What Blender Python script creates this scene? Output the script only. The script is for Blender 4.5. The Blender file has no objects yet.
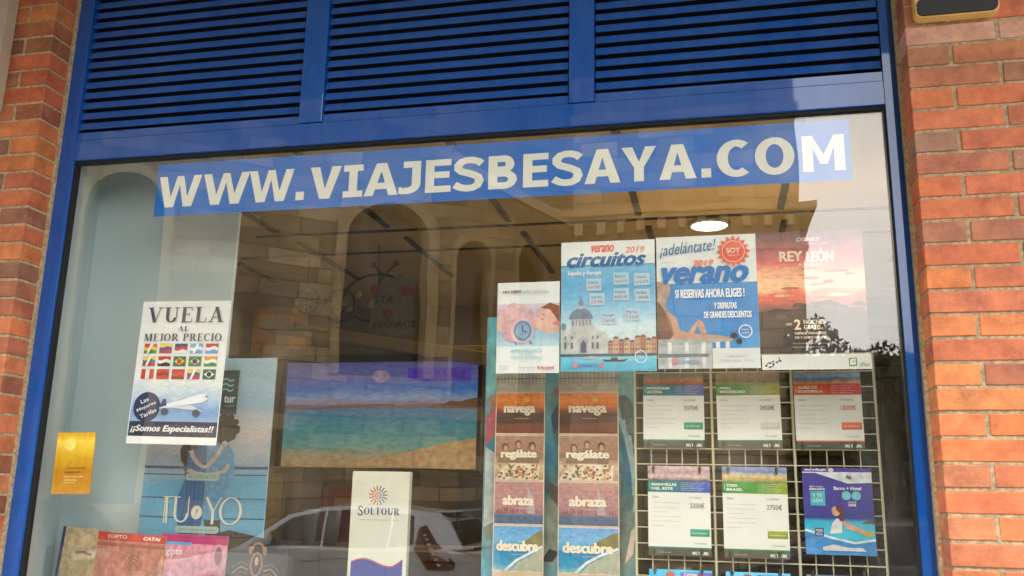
import bpy, bmesh, math, random
from mathutils import Vector, Matrix, Euler
from mathutils.geometry import tessellate_polygon
random.seed(7)
R = math.radians
scene = bpy.context.scene
COL = scene.collection

# ------------------------------------------------------------------ camera
cam = bpy.data.cameras.new('camera'); camo = bpy.data.objects.new('camera', cam); COL.objects.link(camo)
cam.sensor_width = 36; cam.lens = 901.49 / 1024 * 36; cam.clip_start = .05; cam.clip_end = 1000
_r = Vector((0.97622637, 0.21589213, 0.01930461)); _u = Vector((0.03033159, -0.22425235, 0.97405897)); _w = Vector((-0.21462077, 0.95031651, 0.22546941))
M4 = Matrix.Identity(4)
for i in range(3):
    M4[i][0] = _r[i]; M4[i][1] = _u[i]; M4[i][2] = -_w[i]
M4[0][3], M4[1][3], M4[2][3] = 0.0, -2.584, 1.5
camo.matrix_world = M4
scene.camera = camo
# ------------------------------------------------------------------ sky, sun, exposure
SUN_EL, SUN_AZ = 52, 205            # azimuth clockwise from +y
w = bpy.data.worlds.new('World'); scene.world = w; w.use_nodes = True
nt = w.node_tree; nt.nodes.clear()
sky = nt.nodes.new('ShaderNodeTexSky'); sky.sky_type = 'NISHITA'; sky.sun_disc = False
sky.sun_elevation = R(SUN_EL); sky.sun_rotation = R(SUN_AZ); sky.dust_density = 4; sky.air_density = 1.0; sky.ozone_density = 1
hs = nt.nodes.new('ShaderNodeHueSaturation'); hs.inputs['Saturation'].default_value = .12
mixw = nt.nodes.new('ShaderNodeMix'); mixw.data_type = 'RGBA'; mixw.inputs[0].default_value = .6
mixw.inputs[7].default_value = (12.6, 12.1, 11.7, 1)
bg = nt.nodes.new('ShaderNodeBackground'); bg.inputs['Strength'].default_value = .15
wo = nt.nodes.new('ShaderNodeOutputWorld')
nt.links.new(sky.outputs[0], hs.inputs['Color']); nt.links.new(hs.outputs[0], mixw.inputs[6])
ctc = nt.nodes.new('ShaderNodeTexCoord'); cn = nt.nodes.new('ShaderNodeTexNoise'); cn.inputs['Scale'].default_value = 3.2; cn.inputs['Detail'].default_value = 7; cn.inputs['Roughness'].default_value = .55; nt.links.new(ctc.outputs['Generated'], cn.inputs['Vector'])
cmr = nt.nodes.new('ShaderNodeMapRange'); cmr.inputs[1].default_value = .32; cmr.inputs[2].default_value = .68; cmr.inputs[3].default_value = .72; cmr.inputs[4].default_value = 1.15; nt.links.new(cn.outputs['Fac'], cmr.inputs[0])
cvm = nt.nodes.new('ShaderNodeVectorMath'); cvm.operation = 'SCALE'; nt.links.new(mixw.outputs[2], cvm.inputs[0]); nt.links.new(cmr.outputs[0], cvm.inputs['Scale'])
nt.links.new(cvm.outputs[0], bg.inputs['Color']); nt.links.new(bg.outputs[0], wo.inputs['Surface'])
sun = bpy.data.lights.new('sun', 'SUN'); sun.energy = .7; sun.angle = R(20); sun.color = (1, .96, .91)
suno = bpy.data.objects.new('sun', sun); COL.objects.link(suno); suno.location = (0, -20, 30)
az, el = R(SUN_AZ), R(SUN_EL)
sd = Vector((math.sin(az) * math.cos(el), math.cos(az) * math.cos(el), math.sin(el)))
suno.rotation_euler = sd.to_track_quat('Z', 'Y').to_euler()
vs = scene.view_settings; vs.view_transform = 'Standard'; vs.look = 'None'; vs.exposure = 1.76; vs.gamma = 1; vs.use_curve_mapping = False
scene.render.engine = 'CYCLES'
scene.cycles.transparent_max_bounces = 24; scene.cycles.max_bounces = 8

# ------------------------------------------------------------------ materials
def lin(c):
    o = []
    for v in c[:3]:
        v = v / 255
        o.append(v / 12.92 if v <= .04045 else ((v + .055) / 1.055) ** 2.4)
    return (o[0], o[1], o[2], 1)
_m = {}
def newmat(name):
    m = bpy.data.materials.new(name); m.use_nodes = True
    return m, m.node_tree, m.node_tree.nodes['Principled BSDF']
def ink(c, rough=.55, var=.05, sc=9):
    """printed paper / plain painted colour with a little tonal wear"""
    k = ('ink', tuple(c), rough, var, sc)
    if k in _m: return _m[k]
    m, t, b = newmat('print')
    n = t.nodes.new('ShaderNodeTexNoise'); n.inputs['Scale'].default_value = sc; n.inputs['Detail'].default_value = 5
    tc = t.nodes.new('ShaderNodeTexCoord'); t.links.new(tc.outputs['Object'], n.inputs['Vector'])
    mr = t.nodes.new('ShaderNodeMapRange'); mr.inputs[1].default_value = .3; mr.inputs[2].default_value = .7
    mr.inputs[3].default_value = 1 - var; mr.inputs[4].default_value = 1 + var * .4
    vm = t.nodes.new('ShaderNodeVectorMath'); vm.operation = 'SCALE'; vm.inputs[0].default_value = lin(c)[:3]
    t.links.new(n.outputs['Fac'], mr.inputs[0]); t.links.new(mr.outputs[0], vm.inputs['Scale']); t.links.new(vm.outputs[0], b.inputs['Base Color'])
    b.inputs['Roughness'].default_value = rough
    _m[k] = m; return m
def plain(c, rough=.5, metal=0, coat=0, coatr=.05):
    k = ('plain', tuple(c), rough, metal, coat)
    if k in _m: return _m[k]
    m, t, b = newmat('paint')
    b.inputs['Base Color'].default_value = lin(c); b.inputs['Roughness'].default_value = rough; b.inputs['Metallic'].default_value = metal
    b.inputs['Coat Weight'].default_value = coat; b.inputs['Coat Roughness'].default_value = coatr
    _m[k] = m; return m
def photo(stops, z0, z1, warp=.12, scale=14, axis=2, grain=.12, stretch=(1, 1, 1), emit=0, gscale=40):
    """a printed or displayed picture: colour bands running from z0 to z1 broken up by noise"""
    m, t, b = newmat('picture')
    tc = t.nodes.new('ShaderNodeTexCoord'); sp = t.nodes.new('ShaderNodeSeparateXYZ'); t.links.new(tc.outputs['Object'], sp.inputs[0])
    mp = t.nodes.new('ShaderNodeMapping'); mp.inputs['Scale'].default_value = stretch; t.links.new(tc.outputs['Object'], mp.inputs[0])
    n = t.nodes.new('ShaderNodeTexNoise'); n.inputs['Scale'].default_value = scale; n.inputs['Detail'].default_value = 6; t.links.new(mp.outputs[0], n.inputs['Vector'])
    mr = t.nodes.new('ShaderNodeMapRange'); mr.inputs[1].default_value = z0; mr.inputs[2].default_value = z1; t.links.new(sp.outputs[axis], mr.inputs[0])
    ma = t.nodes.new('ShaderNodeMath'); ma.operation = 'MULTIPLY_ADD'; ma.inputs[1].default_value = warp * 2; t.links.new(n.outputs['Fac'], ma.inputs[0])
    sb = t.nodes.new('ShaderNodeMath'); sb.operation = 'SUBTRACT'; sb.inputs[1].default_value = warp; t.links.new(mr.outputs[0], sb.inputs[0]); t.links.new(sb.outputs[0], ma.inputs[2])
    cr = t.nodes.new('ShaderNodeValToRGB'); e = cr.color_ramp.elements
    e[0].position, e[0].color = stops[0][0], lin(stops[0][1]); e[1].position, e[1].color = stops[-1][0], lin(stops[-1][1])
    for p_, c_ in stops[1:-1]:
        q = e.new(p_); q.color = lin(c_)
    t.links.new(ma.outputs[0], cr.inputs[0])
    n2 = t.nodes.new('ShaderNodeTexNoise'); n2.inputs['Scale'].default_value = gscale; n2.inputs['Detail'].default_value = 5; t.links.new(mp.outputs[0], n2.inputs['Vector'])
    m2 = t.nodes.new('ShaderNodeMapRange'); m2.inputs[1].default_value = .3; m2.inputs[2].default_value = .7; m2.inputs[3].default_value = 1 - grain; m2.inputs[4].default_value = 1 + grain
    t.links.new(n2.outputs['Fac'], m2.inputs[0])
    vm = t.nodes.new('ShaderNodeVectorMath'); vm.operation = 'SCALE'; t.links.new(cr.outputs[0], vm.inputs[0]); t.links.new(m2.outputs[0], vm.inputs['Scale'])
    t.links.new(vm.outputs[0], b.inputs['Base Color']); b.inputs['Roughness'].default_value = .45
    if emit:
        t.links.new(vm.outputs[0], b.inputs['Emission Color']); b.inputs['Emission Strength'].default_value = emit
    return m
def brick_mat():
    m, t, b = newmat('fired_brick')
    at = t.nodes.new('ShaderNodeAttribute'); at.attribute_name = 'tone'
    tc = t.nodes.new('ShaderNodeTexCoord')
    def noise(s, d=6, r=.6):
        n = t.nodes.new('ShaderNodeTexNoise'); n.inputs['Scale'].default_value = s; n.inputs['Detail'].default_value = d; n.inputs['Roughness'].default_value = r
        t.links.new(tc.outputs['Object'], n.inputs['Vector']); return n
    n1 = noise(13, 8, .7); mx = t.nodes.new('ShaderNodeMix'); mx.data_type = 'RGBA'; mx.blend_type = 'MULTIPLY'
    cr = t.nodes.new('ShaderNodeValToRGB'); cr.color_ramp.elements[0].position = .33; cr.color_ramp.elements[0].color = (.6, .52, .56, 1); cr.color_ramp.elements[1].position = .62; cr.color_ramp.elements[1].color = (1.15, 1.15, 1.08, 1)
    t.links.new(n1.outputs['Fac'], cr.inputs[0]); mx.inputs[0].default_value = 1
    t.links.new(at.outputs['Color'], mx.inputs[6]); t.links.new(cr.outputs[0], mx.inputs[7])
    # pale salts in specks
    n2 = noise(60, 4); cr2 = t.nodes.new('ShaderNodeValToRGB'); cr2.color_ramp.elements[0].position = .66; cr2.color_ramp.elements[0].color = (0, 0, 0, 1); cr2.color_ramp.elements[1].position = .8; cr2.color_ramp.elements[1].color = (.6, .6, .6, 1)
    t.links.new(n2.outputs['Fac'], cr2.inputs[0])
    mx2 = t.nodes.new('ShaderNodeMix'); mx2.data_type = 'RGBA'; t.links.new(cr2.outputs[0], mx2.inputs[0]); t.links.new(mx.outputs[2], mx2.inputs[6]); mx2.inputs[7].default_value = lin((205, 180, 160))
    t.links.new(mx2.outputs[2], b.inputs['Base Color']); b.inputs['Roughness'].default_value = .6
    n3 = noise(160, 8, .7); bp = t.nodes.new('ShaderNodeBump'); bp.inputs['Strength'].default_value = .7; bp.inputs['Distance'].default_value = .003
    t.links.new(n3.outputs['Fac'], bp.inputs['Height']); t.links.new(bp.outputs[0], b.inputs['Normal'])
    return m
def rough_mat(name, c1, c2, scale, rough=.9, bump=.3, dist=.003):
    m, t, b = newmat(name)
    tc = t.nodes.new('ShaderNodeTexCoord'); n = t.nodes.new('ShaderNodeTexNoise'); n.inputs['Scale'].default_value = scale; n.inputs['Detail'].default_value = 8
    t.links.new(tc.outputs['Object'], n.inputs['Vector'])
    cr = t.nodes.new('ShaderNodeValToRGB'); cr.color_ramp.elements[0].position = .35; cr.color_ramp.elements[0].color = lin(c1); cr.color_ramp.elements[1].position = .65; cr.color_ramp.elements[1].color = lin(c2)
    t.links.new(n.outputs['Fac'], cr.inputs[0]); t.links.new(cr.outputs[0], b.inputs['Base Color']); b.inputs['Roughness'].default_value = rough
    bp = t.nodes.new('ShaderNodeBump'); bp.inputs['Strength'].default_value = bump; bp.inputs['Distance'].default_value = dist
    t.links.new(n.outputs['Fac'], bp.inputs['Height']); t.links.new(bp.outputs[0], b.inputs['Normal'])
    return m
def ashlar_mat(c1, c2, cm, bw=.75, bh=.32, mort=.012):
    m, t, b = newmat('ashlar_stone')
    tc = t.nodes.new('ShaderNodeTexCoord'); sp = t.nodes.new('ShaderNodeSeparateXYZ'); cb = t.nodes.new('ShaderNodeCombineXYZ')
    ad = t.nodes.new('ShaderNodeMath'); ad.operation = 'ADD'
    t.links.new(tc.outputs['Object'], sp.inputs[0]); t.links.new(sp.outputs[0], ad.inputs[0]); t.links.new(sp.outputs[1], ad.inputs[1])
    t.links.new(ad.outputs[0], cb.inputs[0]); t.links.new(sp.outputs[2], cb.inputs[1])
    br = t.nodes.new('ShaderNodeTexBrick'); t.links.new(cb.outputs[0], br.inputs['Vector']); br.inputs['Scale'].default_value = 1
    br.inputs['Brick Width'].default_value = bw; br.inputs['Row Height'].default_value = bh; br.inputs['Mortar Size'].default_value = mort
    br.inputs['Color1'].default_value = lin(c1); br.inputs['Color2'].default_value = lin(c2); br.inputs['Mortar'].default_value = lin(cm); br.squash = 1.4; br.squash_frequency = 3
    n = t.nodes.new('ShaderNodeTexNoise'); n.inputs['Scale'].default_value = .9; n.inputs['Detail'].default_value = 8; t.links.new(tc.outputs['Object'], n.inputs['Vector'])
    mr = t.nodes.new('ShaderNodeMapRange'); mr.inputs[1].default_value = .3; mr.inputs[2].default_value = .7; mr.inputs[3].default_value = .6; mr.inputs[4].default_value = 1.2
    vm = t.nodes.new('ShaderNodeVectorMath'); vm.operation = 'SCALE'; t.links.new(n.outputs['Fac'], mr.inputs[0]); t.links.new(br.outputs['Color'], vm.inputs[0]); t.links.new(mr.outputs[0], vm.inputs['Scale'])
    t.links.new(vm.outputs[0], b.inputs['Base Color']); b.inputs['Roughness'].default_value = .9
    return m
def glass_mat(r0, tint=(.975, .985, .975)):
    m = bpy.data.materials.new('window_glass'); m.use_nodes = True; t = m.node_tree; t.nodes.clear()
    ge = t.nodes.new('ShaderNodeNewGeometry'); dt = t.nodes.new('ShaderNodeVectorMath'); dt.operation = 'DOT_PRODUCT'
    t.links.new(ge.outputs['Normal'], dt.inputs[0]); t.links.new(ge.outputs['Incoming'], dt.inputs[1])
    ab = t.nodes.new('ShaderNodeMath'); ab.operation = 'ABSOLUTE'; t.links.new(dt.outputs['Value'], ab.inputs[0])
    om = t.nodes.new('ShaderNodeMath'); om.operation = 'SUBTRACT'; om.inputs[0].default_value = 1; t.links.new(ab.outputs[0], om.inputs[1])
    pw = t.nodes.new('ShaderNodeMath'); pw.operation = 'POWER'; pw.inputs[1].default_value = 5; t.links.new(om.outputs[0], pw.inputs[0])
    fa = t.nodes.new('ShaderNodeMath'); fa.operation = 'MULTIPLY_ADD'; fa.inputs[1].default_value = 1 - r0; fa.inputs[2].default_value = r0; t.links.new(pw.outputs[0], fa.inputs[0])
    tr = t.nodes.new('ShaderNodeBsdfTransparent'); tr.inputs[0].default_value = (*tint, 1)
    gl = t.nodes.new('ShaderNodeBsdfGlossy'); gl.inputs['Roughness'].default_value = 0; gl.inputs[0].default_value = (1, .99, .97, 1)
    mx = t.nodes.new('ShaderNodeMixShader'); t.links.new(fa.outputs[0], mx.inputs[0]); t.links.new(tr.outputs[0], mx.inputs[1]); t.links.new(gl.outputs[0], mx.inputs[2])
    tc = t.nodes.new('ShaderNodeTexCoord')
    wv = t.nodes.new('ShaderNodeTexNoise'); wv.inputs['Scale'].default_value = 2.4; wv.inputs['Detail'].default_value = 1; t.links.new(tc.outputs['Object'], wv.inputs['Vector'])
    bp = t.nodes.new('ShaderNodeBump'); bp.inputs['Strength'].default_value = .12; bp.inputs['Distance'].default_value = .01; t.links.new(wv.outputs['Fac'], bp.inputs['Height']); t.links.new(bp.outputs[0], gl.inputs['Normal'])
    mp = t.nodes.new('ShaderNodeMapping'); mp.inputs['Scale'].default_value = (1, 1, .35); mp.inputs['Rotation'].default_value = (0, .6, 0); t.links.new(tc.outputs['Object'], mp.inputs[0])
    dn = t.nodes.new('ShaderNodeTexNoise'); dn.inputs['Scale'].default_value = 5; dn.inputs['Detail'].default_value = 9; dn.inputs['Roughness'].default_value = .65; t.links.new(mp.outputs[0], dn.inputs['Vector'])
    dr = t.nodes.new('ShaderNodeMapRange'); dr.inputs[1].default_value = .5; dr.inputs[2].default_value = .78; dr.inputs[3].default_value = 0; dr.inputs[4].default_value = .035; t.links.new(dn.outputs['Fac'], dr.inputs[0])
    df = t.nodes.new('ShaderNodeBsdfDiffuse'); df.inputs[0].default_value = (.7, .68, .64, 1)
    m2 = t.nodes.new('ShaderNodeMixShader'); t.links.new(dr.outputs[0], m2.inputs[0]); t.links.new(mx.outputs[0], m2.inputs[1]); t.links.new(df.outputs[0], m2.inputs[2])
    o = t.nodes.new('ShaderNodeOutputMaterial'); t.links.new(m2.outputs[0], o.inputs[0])
    return m
def emit_mat(c, s):
    m, t, b = newmat('lit_diffuser'); b.inputs['Base Color'].default_value = lin(c); b.inputs['Emission Color'].default_value = lin(c); b.inputs['Emission Strength'].default_value = s
    return m

# ------------------------------------------------------------------ object helpers
def thing(name, label, cat, loc=(0, 0, 0), rot=(0, 0, 0), group=None):
    o = bpy.data.objects.new(name, None); COL.objects.link(o); o.empty_display_size = .05
    o.location = loc; o.rotation_euler = rot; o['label'] = label; o['category'] = cat
    if group: o['group'] = group
    return o
def tag(o, label, cat, group=None):
    o['label'] = label; o['category'] = cat
    if group: o['group'] = group
    return o
class MB:
    """collects shapes, links them as one mesh object"""
    def __init__(s): s.v = []; s.f = []; s.mi = []; s.mats = []; s.tone = None; s.sm = []
    def mat(s, m):
        if m not in s.mats: s.mats.append(m)
        return s.mats.index(m)
    def add(s, vs_, fs, m, smooth=False):
        o = len(s.v); s.v += [tuple(v) for v in vs_]; k = s.mat(m)
        for f in fs: s.f.append([i + o for i in f]); s.mi.append(k); s.sm.append(smooth)
    def box(s, x0, x1, y0, y1, z0, z1, m, bev=0):
        if bev > 0:
            bm = bmesh.new(); bmesh.ops.create_cube(bm, size=1)
            for v in bm.verts: v.co = Vector(((x0 + x1) / 2 + v.co.x * (x1 - x0), (y0 + y1) / 2 + v.co.y * (y1 - y0), (z0 + z1) / 2 + v.co.z * (z1 - z0)))
            bmesh.ops.bevel(bm, geom=bm.edges[:], offset=bev, segments=2, affect='EDGES', profile=.5)
            s.bm(bm, m); return
        s.add([(x0, y0, z0), (x1, y0, z0), (x1, y1, z0), (x0, y1, z0), (x0, y0, z1), (x1, y0, z1), (x1, y1, z1), (x0, y1, z1)],
              [(0, 1, 5, 4), (1, 2, 6, 5), (2, 3, 7, 6), (3, 0, 4, 7), (4, 5, 6, 7), (3, 2, 1, 0)], m)
    def bm(s, bm, m, smooth=False):
        bm.verts.index_update(); s.add([v.co for v in bm.verts], [[v.index for v in f.verts] for f in bm.faces], m, smooth); bm.free()
    def tube(s, a, b, r0, m, r1=None, n=10, caps=True):
        a, b = Vector(a), Vector(b); r1 = r0 if r1 is None else r1
        d = (b - a).normalized(); q = d.to_track_quat('Z', 'Y'); vs_ = []
        for P, r in ((a, r0), (b, r1)):
            for i in range(n): vs_.append(P + q @ Vector((r * math.cos(2 * math.pi * i / n), r * math.sin(2 * math.pi * i / n), 0)))
        fs = [(i, (i + 1) % n, n + (i + 1) % n, n + i) for i in range(n)]
        if caps: fs += [tuple(range(n - 1, -1, -1)), tuple(range(n, 2 * n))]
        s.add(vs_, fs, m, True)
    def lathe(s, c, prof, m, n=24, axis='Z'):
        vs_ = []; k = len(prof)
        for r, z in prof:
            for i in range(n):
                a = 2 * math.pi * i / n
                p_ = (r * math.cos(a), r * math.sin(a), z) if axis == 'Z' else (r * math.cos(a), z, r * math.sin(a))
                vs_.append((c[0] + p_[0], c[1] + p_[1], c[2] + p_[2]))
        s.add(vs_, [(j * n + i, j * n + (i + 1) % n, (j + 1) * n + (i + 1) % n, (j + 1) * n + i) for j in range(k - 1) for i in range(n)] + [tuple(range(n - 1, -1, -1)), tuple(range((k - 1) * n, k * n))], m, True)
    def prism(s, pts, y0, y1, m):
        """outline in x,z pushed from y0 to y1"""
        n = len(pts); vs_ = [(x, y0, z) for x, z in pts] + [(x, y1, z) for x, z in pts]
        tr = tessellate_polygon([[Vector((x, z, 0)) for x, z in pts]])
        s.add(vs_, [tuple(t_) for t_ in tr] + [tuple(n + i for i in reversed(t_)) for t_ in tr] + [(i, (i + 1) % n, n + (i + 1) % n, n + i) for i in range(n)], m)
    def build(s, name, parent=None, loc=None):
        me = bpy.data.meshes.new(name); me.from_pydata(s.v, [], s.f)
        for m in s.mats: me.materials.append(m)
        me.polygons.foreach_set('material_index', s.mi); me.polygons.foreach_set('use_smooth', s.sm)
        if s.tone is not None:
            a = me.color_attributes.new('tone', 'FLOAT_COLOR', 'POINT')
            for i, c in enumerate(s.tone): a.data[i].color = c
        me.update()
        bm = bmesh.new(); bm.from_mesh(me); bmesh.ops.recalc_face_normals(bm, faces=bm.faces[:]); bm.to_mesh(me); bm.free()
        o = bpy.data.objects.new(name, me); COL.objects.link(o)
        if parent: o.parent = parent
        if loc: o.location = loc
        return o

# ---- flat graphics: drawn in x,z at y = -0.0005*layer
class G(MB):
    def __init__(s, base=0): super().__init__(); s.base = base; s.cnt = 0; s.seg = []; s.cur = 0
    art = True
    def nxt(s): s.cur += 1
    def add(s, v, f, m, smooth=False): super().add(v, f, m, smooth); s.seg += [s.cur] * len(f)
    def build_parts(s, name, parent):
        for k in sorted(set(s.seg)):
            q = MB(); use = {}
            for i, f in enumerate(s.f):
                if s.seg[i] != k: continue
                for j in f:
                    if j not in use: use[j] = len(q.v); q.v.append(s.v[j])
                q.f.append([use[j] for j in f]); q.mi.append(q.mat(s.mats[s.mi[i]])); q.sm.append(False)
            q.build(name, parent)
    def poly(s, pts, c, l=1, m=None):
        s.cnt = (s.cnt + 1) % 40
        y = -.0005 * (l + s.base) - s.cnt * 1e-5
        m = m or (ink(c) if s.cur or s.base or not s.art else ink(c, .5, .3, 34))
        if len(pts) <= 4: fs = [tuple(range(len(pts)))]
        else: fs = [tuple(t_) for t_ in tessellate_polygon([[Vector((x, z, 0)) for x, z in pts]])]
        s.add([(x, y, z) for x, z in pts], fs, m)
    def rect(s, x0, z0, x1, z1, c, l=1, m=None): s.poly([(x0, z0), (x1, z0), (x1, z1), (x0, z1)], c, l, m)
    def ell(s, cx, cz, rx, rz, c, l=1, n=28, a0=0, a1=360, m=None, rot=0):
        p_ = []
        full = abs(a1 - a0) >= 360
        for i in range(n if full else n + 1):
            a = R(a0 + (a1 - a0) * i / n); x, z = rx * math.cos(a), rz * math.sin(a)
            p_.append((cx + x * math.cos(rot) - z * math.sin(rot), cz + x * math.sin(rot) + z * math.cos(rot)))
        s.poly(p_, c, l, m)
    def band(s, pts, wd, c, l=1, wz=None):
        """ribbon along points; wd across in x, wz in z"""
        wz = wd if wz is None else wz; L = []; Rr = []
        for i, p_ in enumerate(pts):
            a = pts[max(i - 1, 0)]; b = pts[min(i + 1, len(pts) - 1)]
            dx, dz = b[0] - a[0], b[1] - a[1]; q = math.hypot(dx, dz) or 1
            nx, nz = -dz / q * wd / 2, dx / q * wz / 2
            L.append((p_[0] + nx, p_[1] + nz)); Rr.append((p_[0] - nx, p_[1] - nz))
        for i in range(len(pts) - 1): s.poly([L[i], L[i + 1], Rr[i + 1], Rr[i]], c, l)
    def arc(s, cx, cz, rx, rz, wd, c, l=1, a0=0, a1=360, wz=None, n=28):
        wz = wd if wz is None else wz
        for i in range(n):
            a, b = R(a0 + (a1 - a0) * i / n), R(a0 + (a1 - a0) * (i + 1) / n)
            s.poly([(cx + rx * math.cos(a), cz + rz * math.sin(a)), (cx + rx * math.cos(b), cz + rz * math.sin(b)), (cx + (rx - wd) * math.cos(b), cz + (rz - wz) * math.sin(b)), (cx + (rx - wd) * math.cos(a), cz + (rz - wz) * math.sin(a))], c, l)
    def text(s, t_, x0, z0, x1, z1, c, l=2, bold=0, shear=0, rot=0, sp=1.0, curve=None, join=False):
        if not join: s.nxt()
        if bold > .012:
            e = min(bold, .06) * (z1 - z0) * 1.1
            for i, (dx, dz) in enumerate(((-e, 0), (e, 0), (0, e * .5), (0, -e * .5))): s.text(t_, x0 + dx * math.cos(rot), z0 + dz + dx * math.sin(rot), None if x1 is None else x1 + dx * math.cos(rot), z1 + dz + dx * math.sin(rot), c, l + .06 + i * .06, .0119, shear, rot, sp, curve, True)
            return
        """lettering stretched to fill the box x0..x1, z0..z1 (None for x1 keeps proportions, x0 the left edge)"""
        cu = bpy.data.curves.new('t', 'FONT'); cu.body = t_; cu.offset = bold; cu.shear = shear; cu.space_character = sp; cu.resolution_u = 3
        ob = bpy.data.objects.new('t', cu); me = bpy.data.meshes.new_from_object(ob)
        vs_ = [v.co.copy() for v in me.vertices]; fs = [tuple(p_.vertices) for p_ in me.polygons]
        bpy.data.objects.remove(ob); bpy.data.curves.remove(cu); bpy.data.meshes.remove(me)
        if not vs_: return
        a0, a1 = min(v.x for v in vs_), max(v.x for v in vs_); b0, b1 = min(v.y for v in vs_), max(v.y for v in vs_)
        sz = (z1 - z0) / (b1 - b0); sx = sz if x1 is None else (x1 - x0) / (a1 - a0)
        y = -.0005 * (l + s.base); out = []
        for v in vs_:
            X, Z = (v.x - a0) * sx, (v.y - b0) * sz
            if curve: Z += curve * X
            out.append((x0 + X * math.cos(rot) - Z * math.sin(rot), y, z0 + X * math.sin(rot) + Z * math.cos(rot)))
        s.add(out, fs, ink(c))
    # ---- bold sans capitals built to an exact box
    def cap(s, ch, x0, x1, z0, z1, c, l=2):
        W, H = x1 - x0, z1 - z0; T = .265 * H; h = .195 * H
        X = lambda u: x0 + u * W; Z = lambda v: z0 + v * H
        def P(*q): s.poly([(X(a), Z(b)) for a, b in q], c, l)
        t = T / W; hh = h / H
        if ch == '.': P((0, 0), (1, 0), (1, 1), (0, 1))
        elif ch == 'I':
            P((.5 - t / 2, hh), (.5 + t / 2, hh), (.5 + t / 2, 1 - hh), (.5 - t / 2, 1 - hh)); P((0, 0), (1, 0), (1, hh), (0, hh)); P((0, 1 - hh), (1, 1 - hh), (1, 1), (0, 1))
        elif ch == 'E':
            P((0, 0), (t, 0), (t, 1), (0, 1)); P((t, 0), (1, 0), (1, hh), (t, hh)); P((t, 1 - hh), (1, 1 - hh), (1, 1), (t, 1)); P((t, .53 - hh / 2), (.94, .53 - hh / 2), (.94, .53 + hh / 2), (t, .53 + hh / 2))
        elif ch == 'V': P((0, 1), (t * 1.12, 1), (.5, .3), (.5, 0), (.5 - t * .6, 0)); P((1, 1), (1 - t * 1.12, 1), (.5, .3), (.5, 0), (.5 + t * .6, 0))
        elif ch == 'A':
            P((0, 0), (t * 1.08, 0), (.5, .76), (.5, 1), (.5 - t * .6, 1)); P((1, 0), (1 - t * 1.08, 0), (.5, .76), (.5, 1), (.5 + t * .6, 1)); P((.25, .2), (.75, .2), (.7, .2 + hh), (.3, .2 + hh))
        elif ch == 'Y': P((.5 - t / 2, 0), (.5 + t / 2, 0), (.5 + t / 2, .4), (.5 - t / 2, .4)); P((0, 1), (t * 1.15, 1), (.5, .56), (.5 + t / 2, .4), (.5 - t / 2, .4)); P((1, 1), (1 - t * 1.15, 1), (.5, .56), (.5 - t / 2, .4), (.5 + t / 2, .4))
        elif ch == 'W':
            for k in (0, 1):
                f = (lambda q: q) if k == 0 else (lambda q: 1 - q)
                P((f(0), 1), (f(t), 1), (f(.31), .3), (f(.31 + t * .38), 0), (f(.27 - t * .45), 0)); P((f(.27 - t * .35), 0), (f(.31 + t * .42), 0), (f(.5), .7), (f(.5), 1), (f(.5 - t * .42), 1), (f(.3), .3))
        elif ch == 'M':
            P((0, 0), (t * .9, 0), (t * .9, .72), (.5, 0), (.5, .34), (t * 1.15, 1), (0, 1)) if False else None
            P((0, 0), (t, 0), (t, 1), (0, 1)); P((1 - t, 0), (1, 0), (1, 1), (1 - t, 1)); P((t * .98, 1), (.5, .46), (.5, .2), (.5 - t * .35, .2), (t * .98, .68)); P((1 - t * .98, 1), (.5, .46), (.5, .2), (.5 + t * .35, .2), (1 - t * .98, .68))
        elif ch == 'J':
            P((1 - t, .28), (1, .28), (1, 1), (1 - t, 1)); P((.2, 1 - hh), (1 - t, 1 - hh), (1 - t, 1), (.2, 1))
            s.arc(X(.35), Z(.3), .65 * W, .3 * H, T, c, l, 360, 250, wz=h, n=10); P((.0, 0.02), (.2, 0), (.2, hh + .01), (.0, hh + .03))
        elif ch == 'O': s.arc(X(.5), Z(.5), .5 * W, .53 * H, T * 1.06, c, l, wz=h)
        elif ch == 'C': s.arc(X(.58), Z(.5), .58 * W, .53 * H, T * 1.1, c, l, 52, 308, wz=h)
        elif ch == 'B':
            P((0, 0), (t, 0), (t, 1), (0, 1))
            for zc, rz, rx in ((.74, .26, .9), (.28, .28, 1.0)):
                P((t, zc + rz - hh), (.55, zc + rz - hh), (.55, zc + rz), (t, zc + rz)); P((t, zc - rz), (.55, zc - rz), (.55, zc - rz + hh), (t, zc - rz + hh))
                s.arc(X(.55), Z(zc), (rx - .55) * W, rz * H, T * .95, c, l, -90, 90, wz=h, n=12)
        elif ch == 'S':
            p_ = [(.93, .8), (.8, .88), (.62, .925), (.42, .925), (.25, .88), (.14, .78), (.14, .68), (.25, .59), (.45, .54), (.65, .48), (.82, .4), (.86, .29), (.8, .16), (.63, .085), (.42, .075), (.22, .11), (.03, .2)]
            s.band([(X(a), Z(b)) for a, b in p_], T * 1.0, c, l, wz=h)
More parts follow.
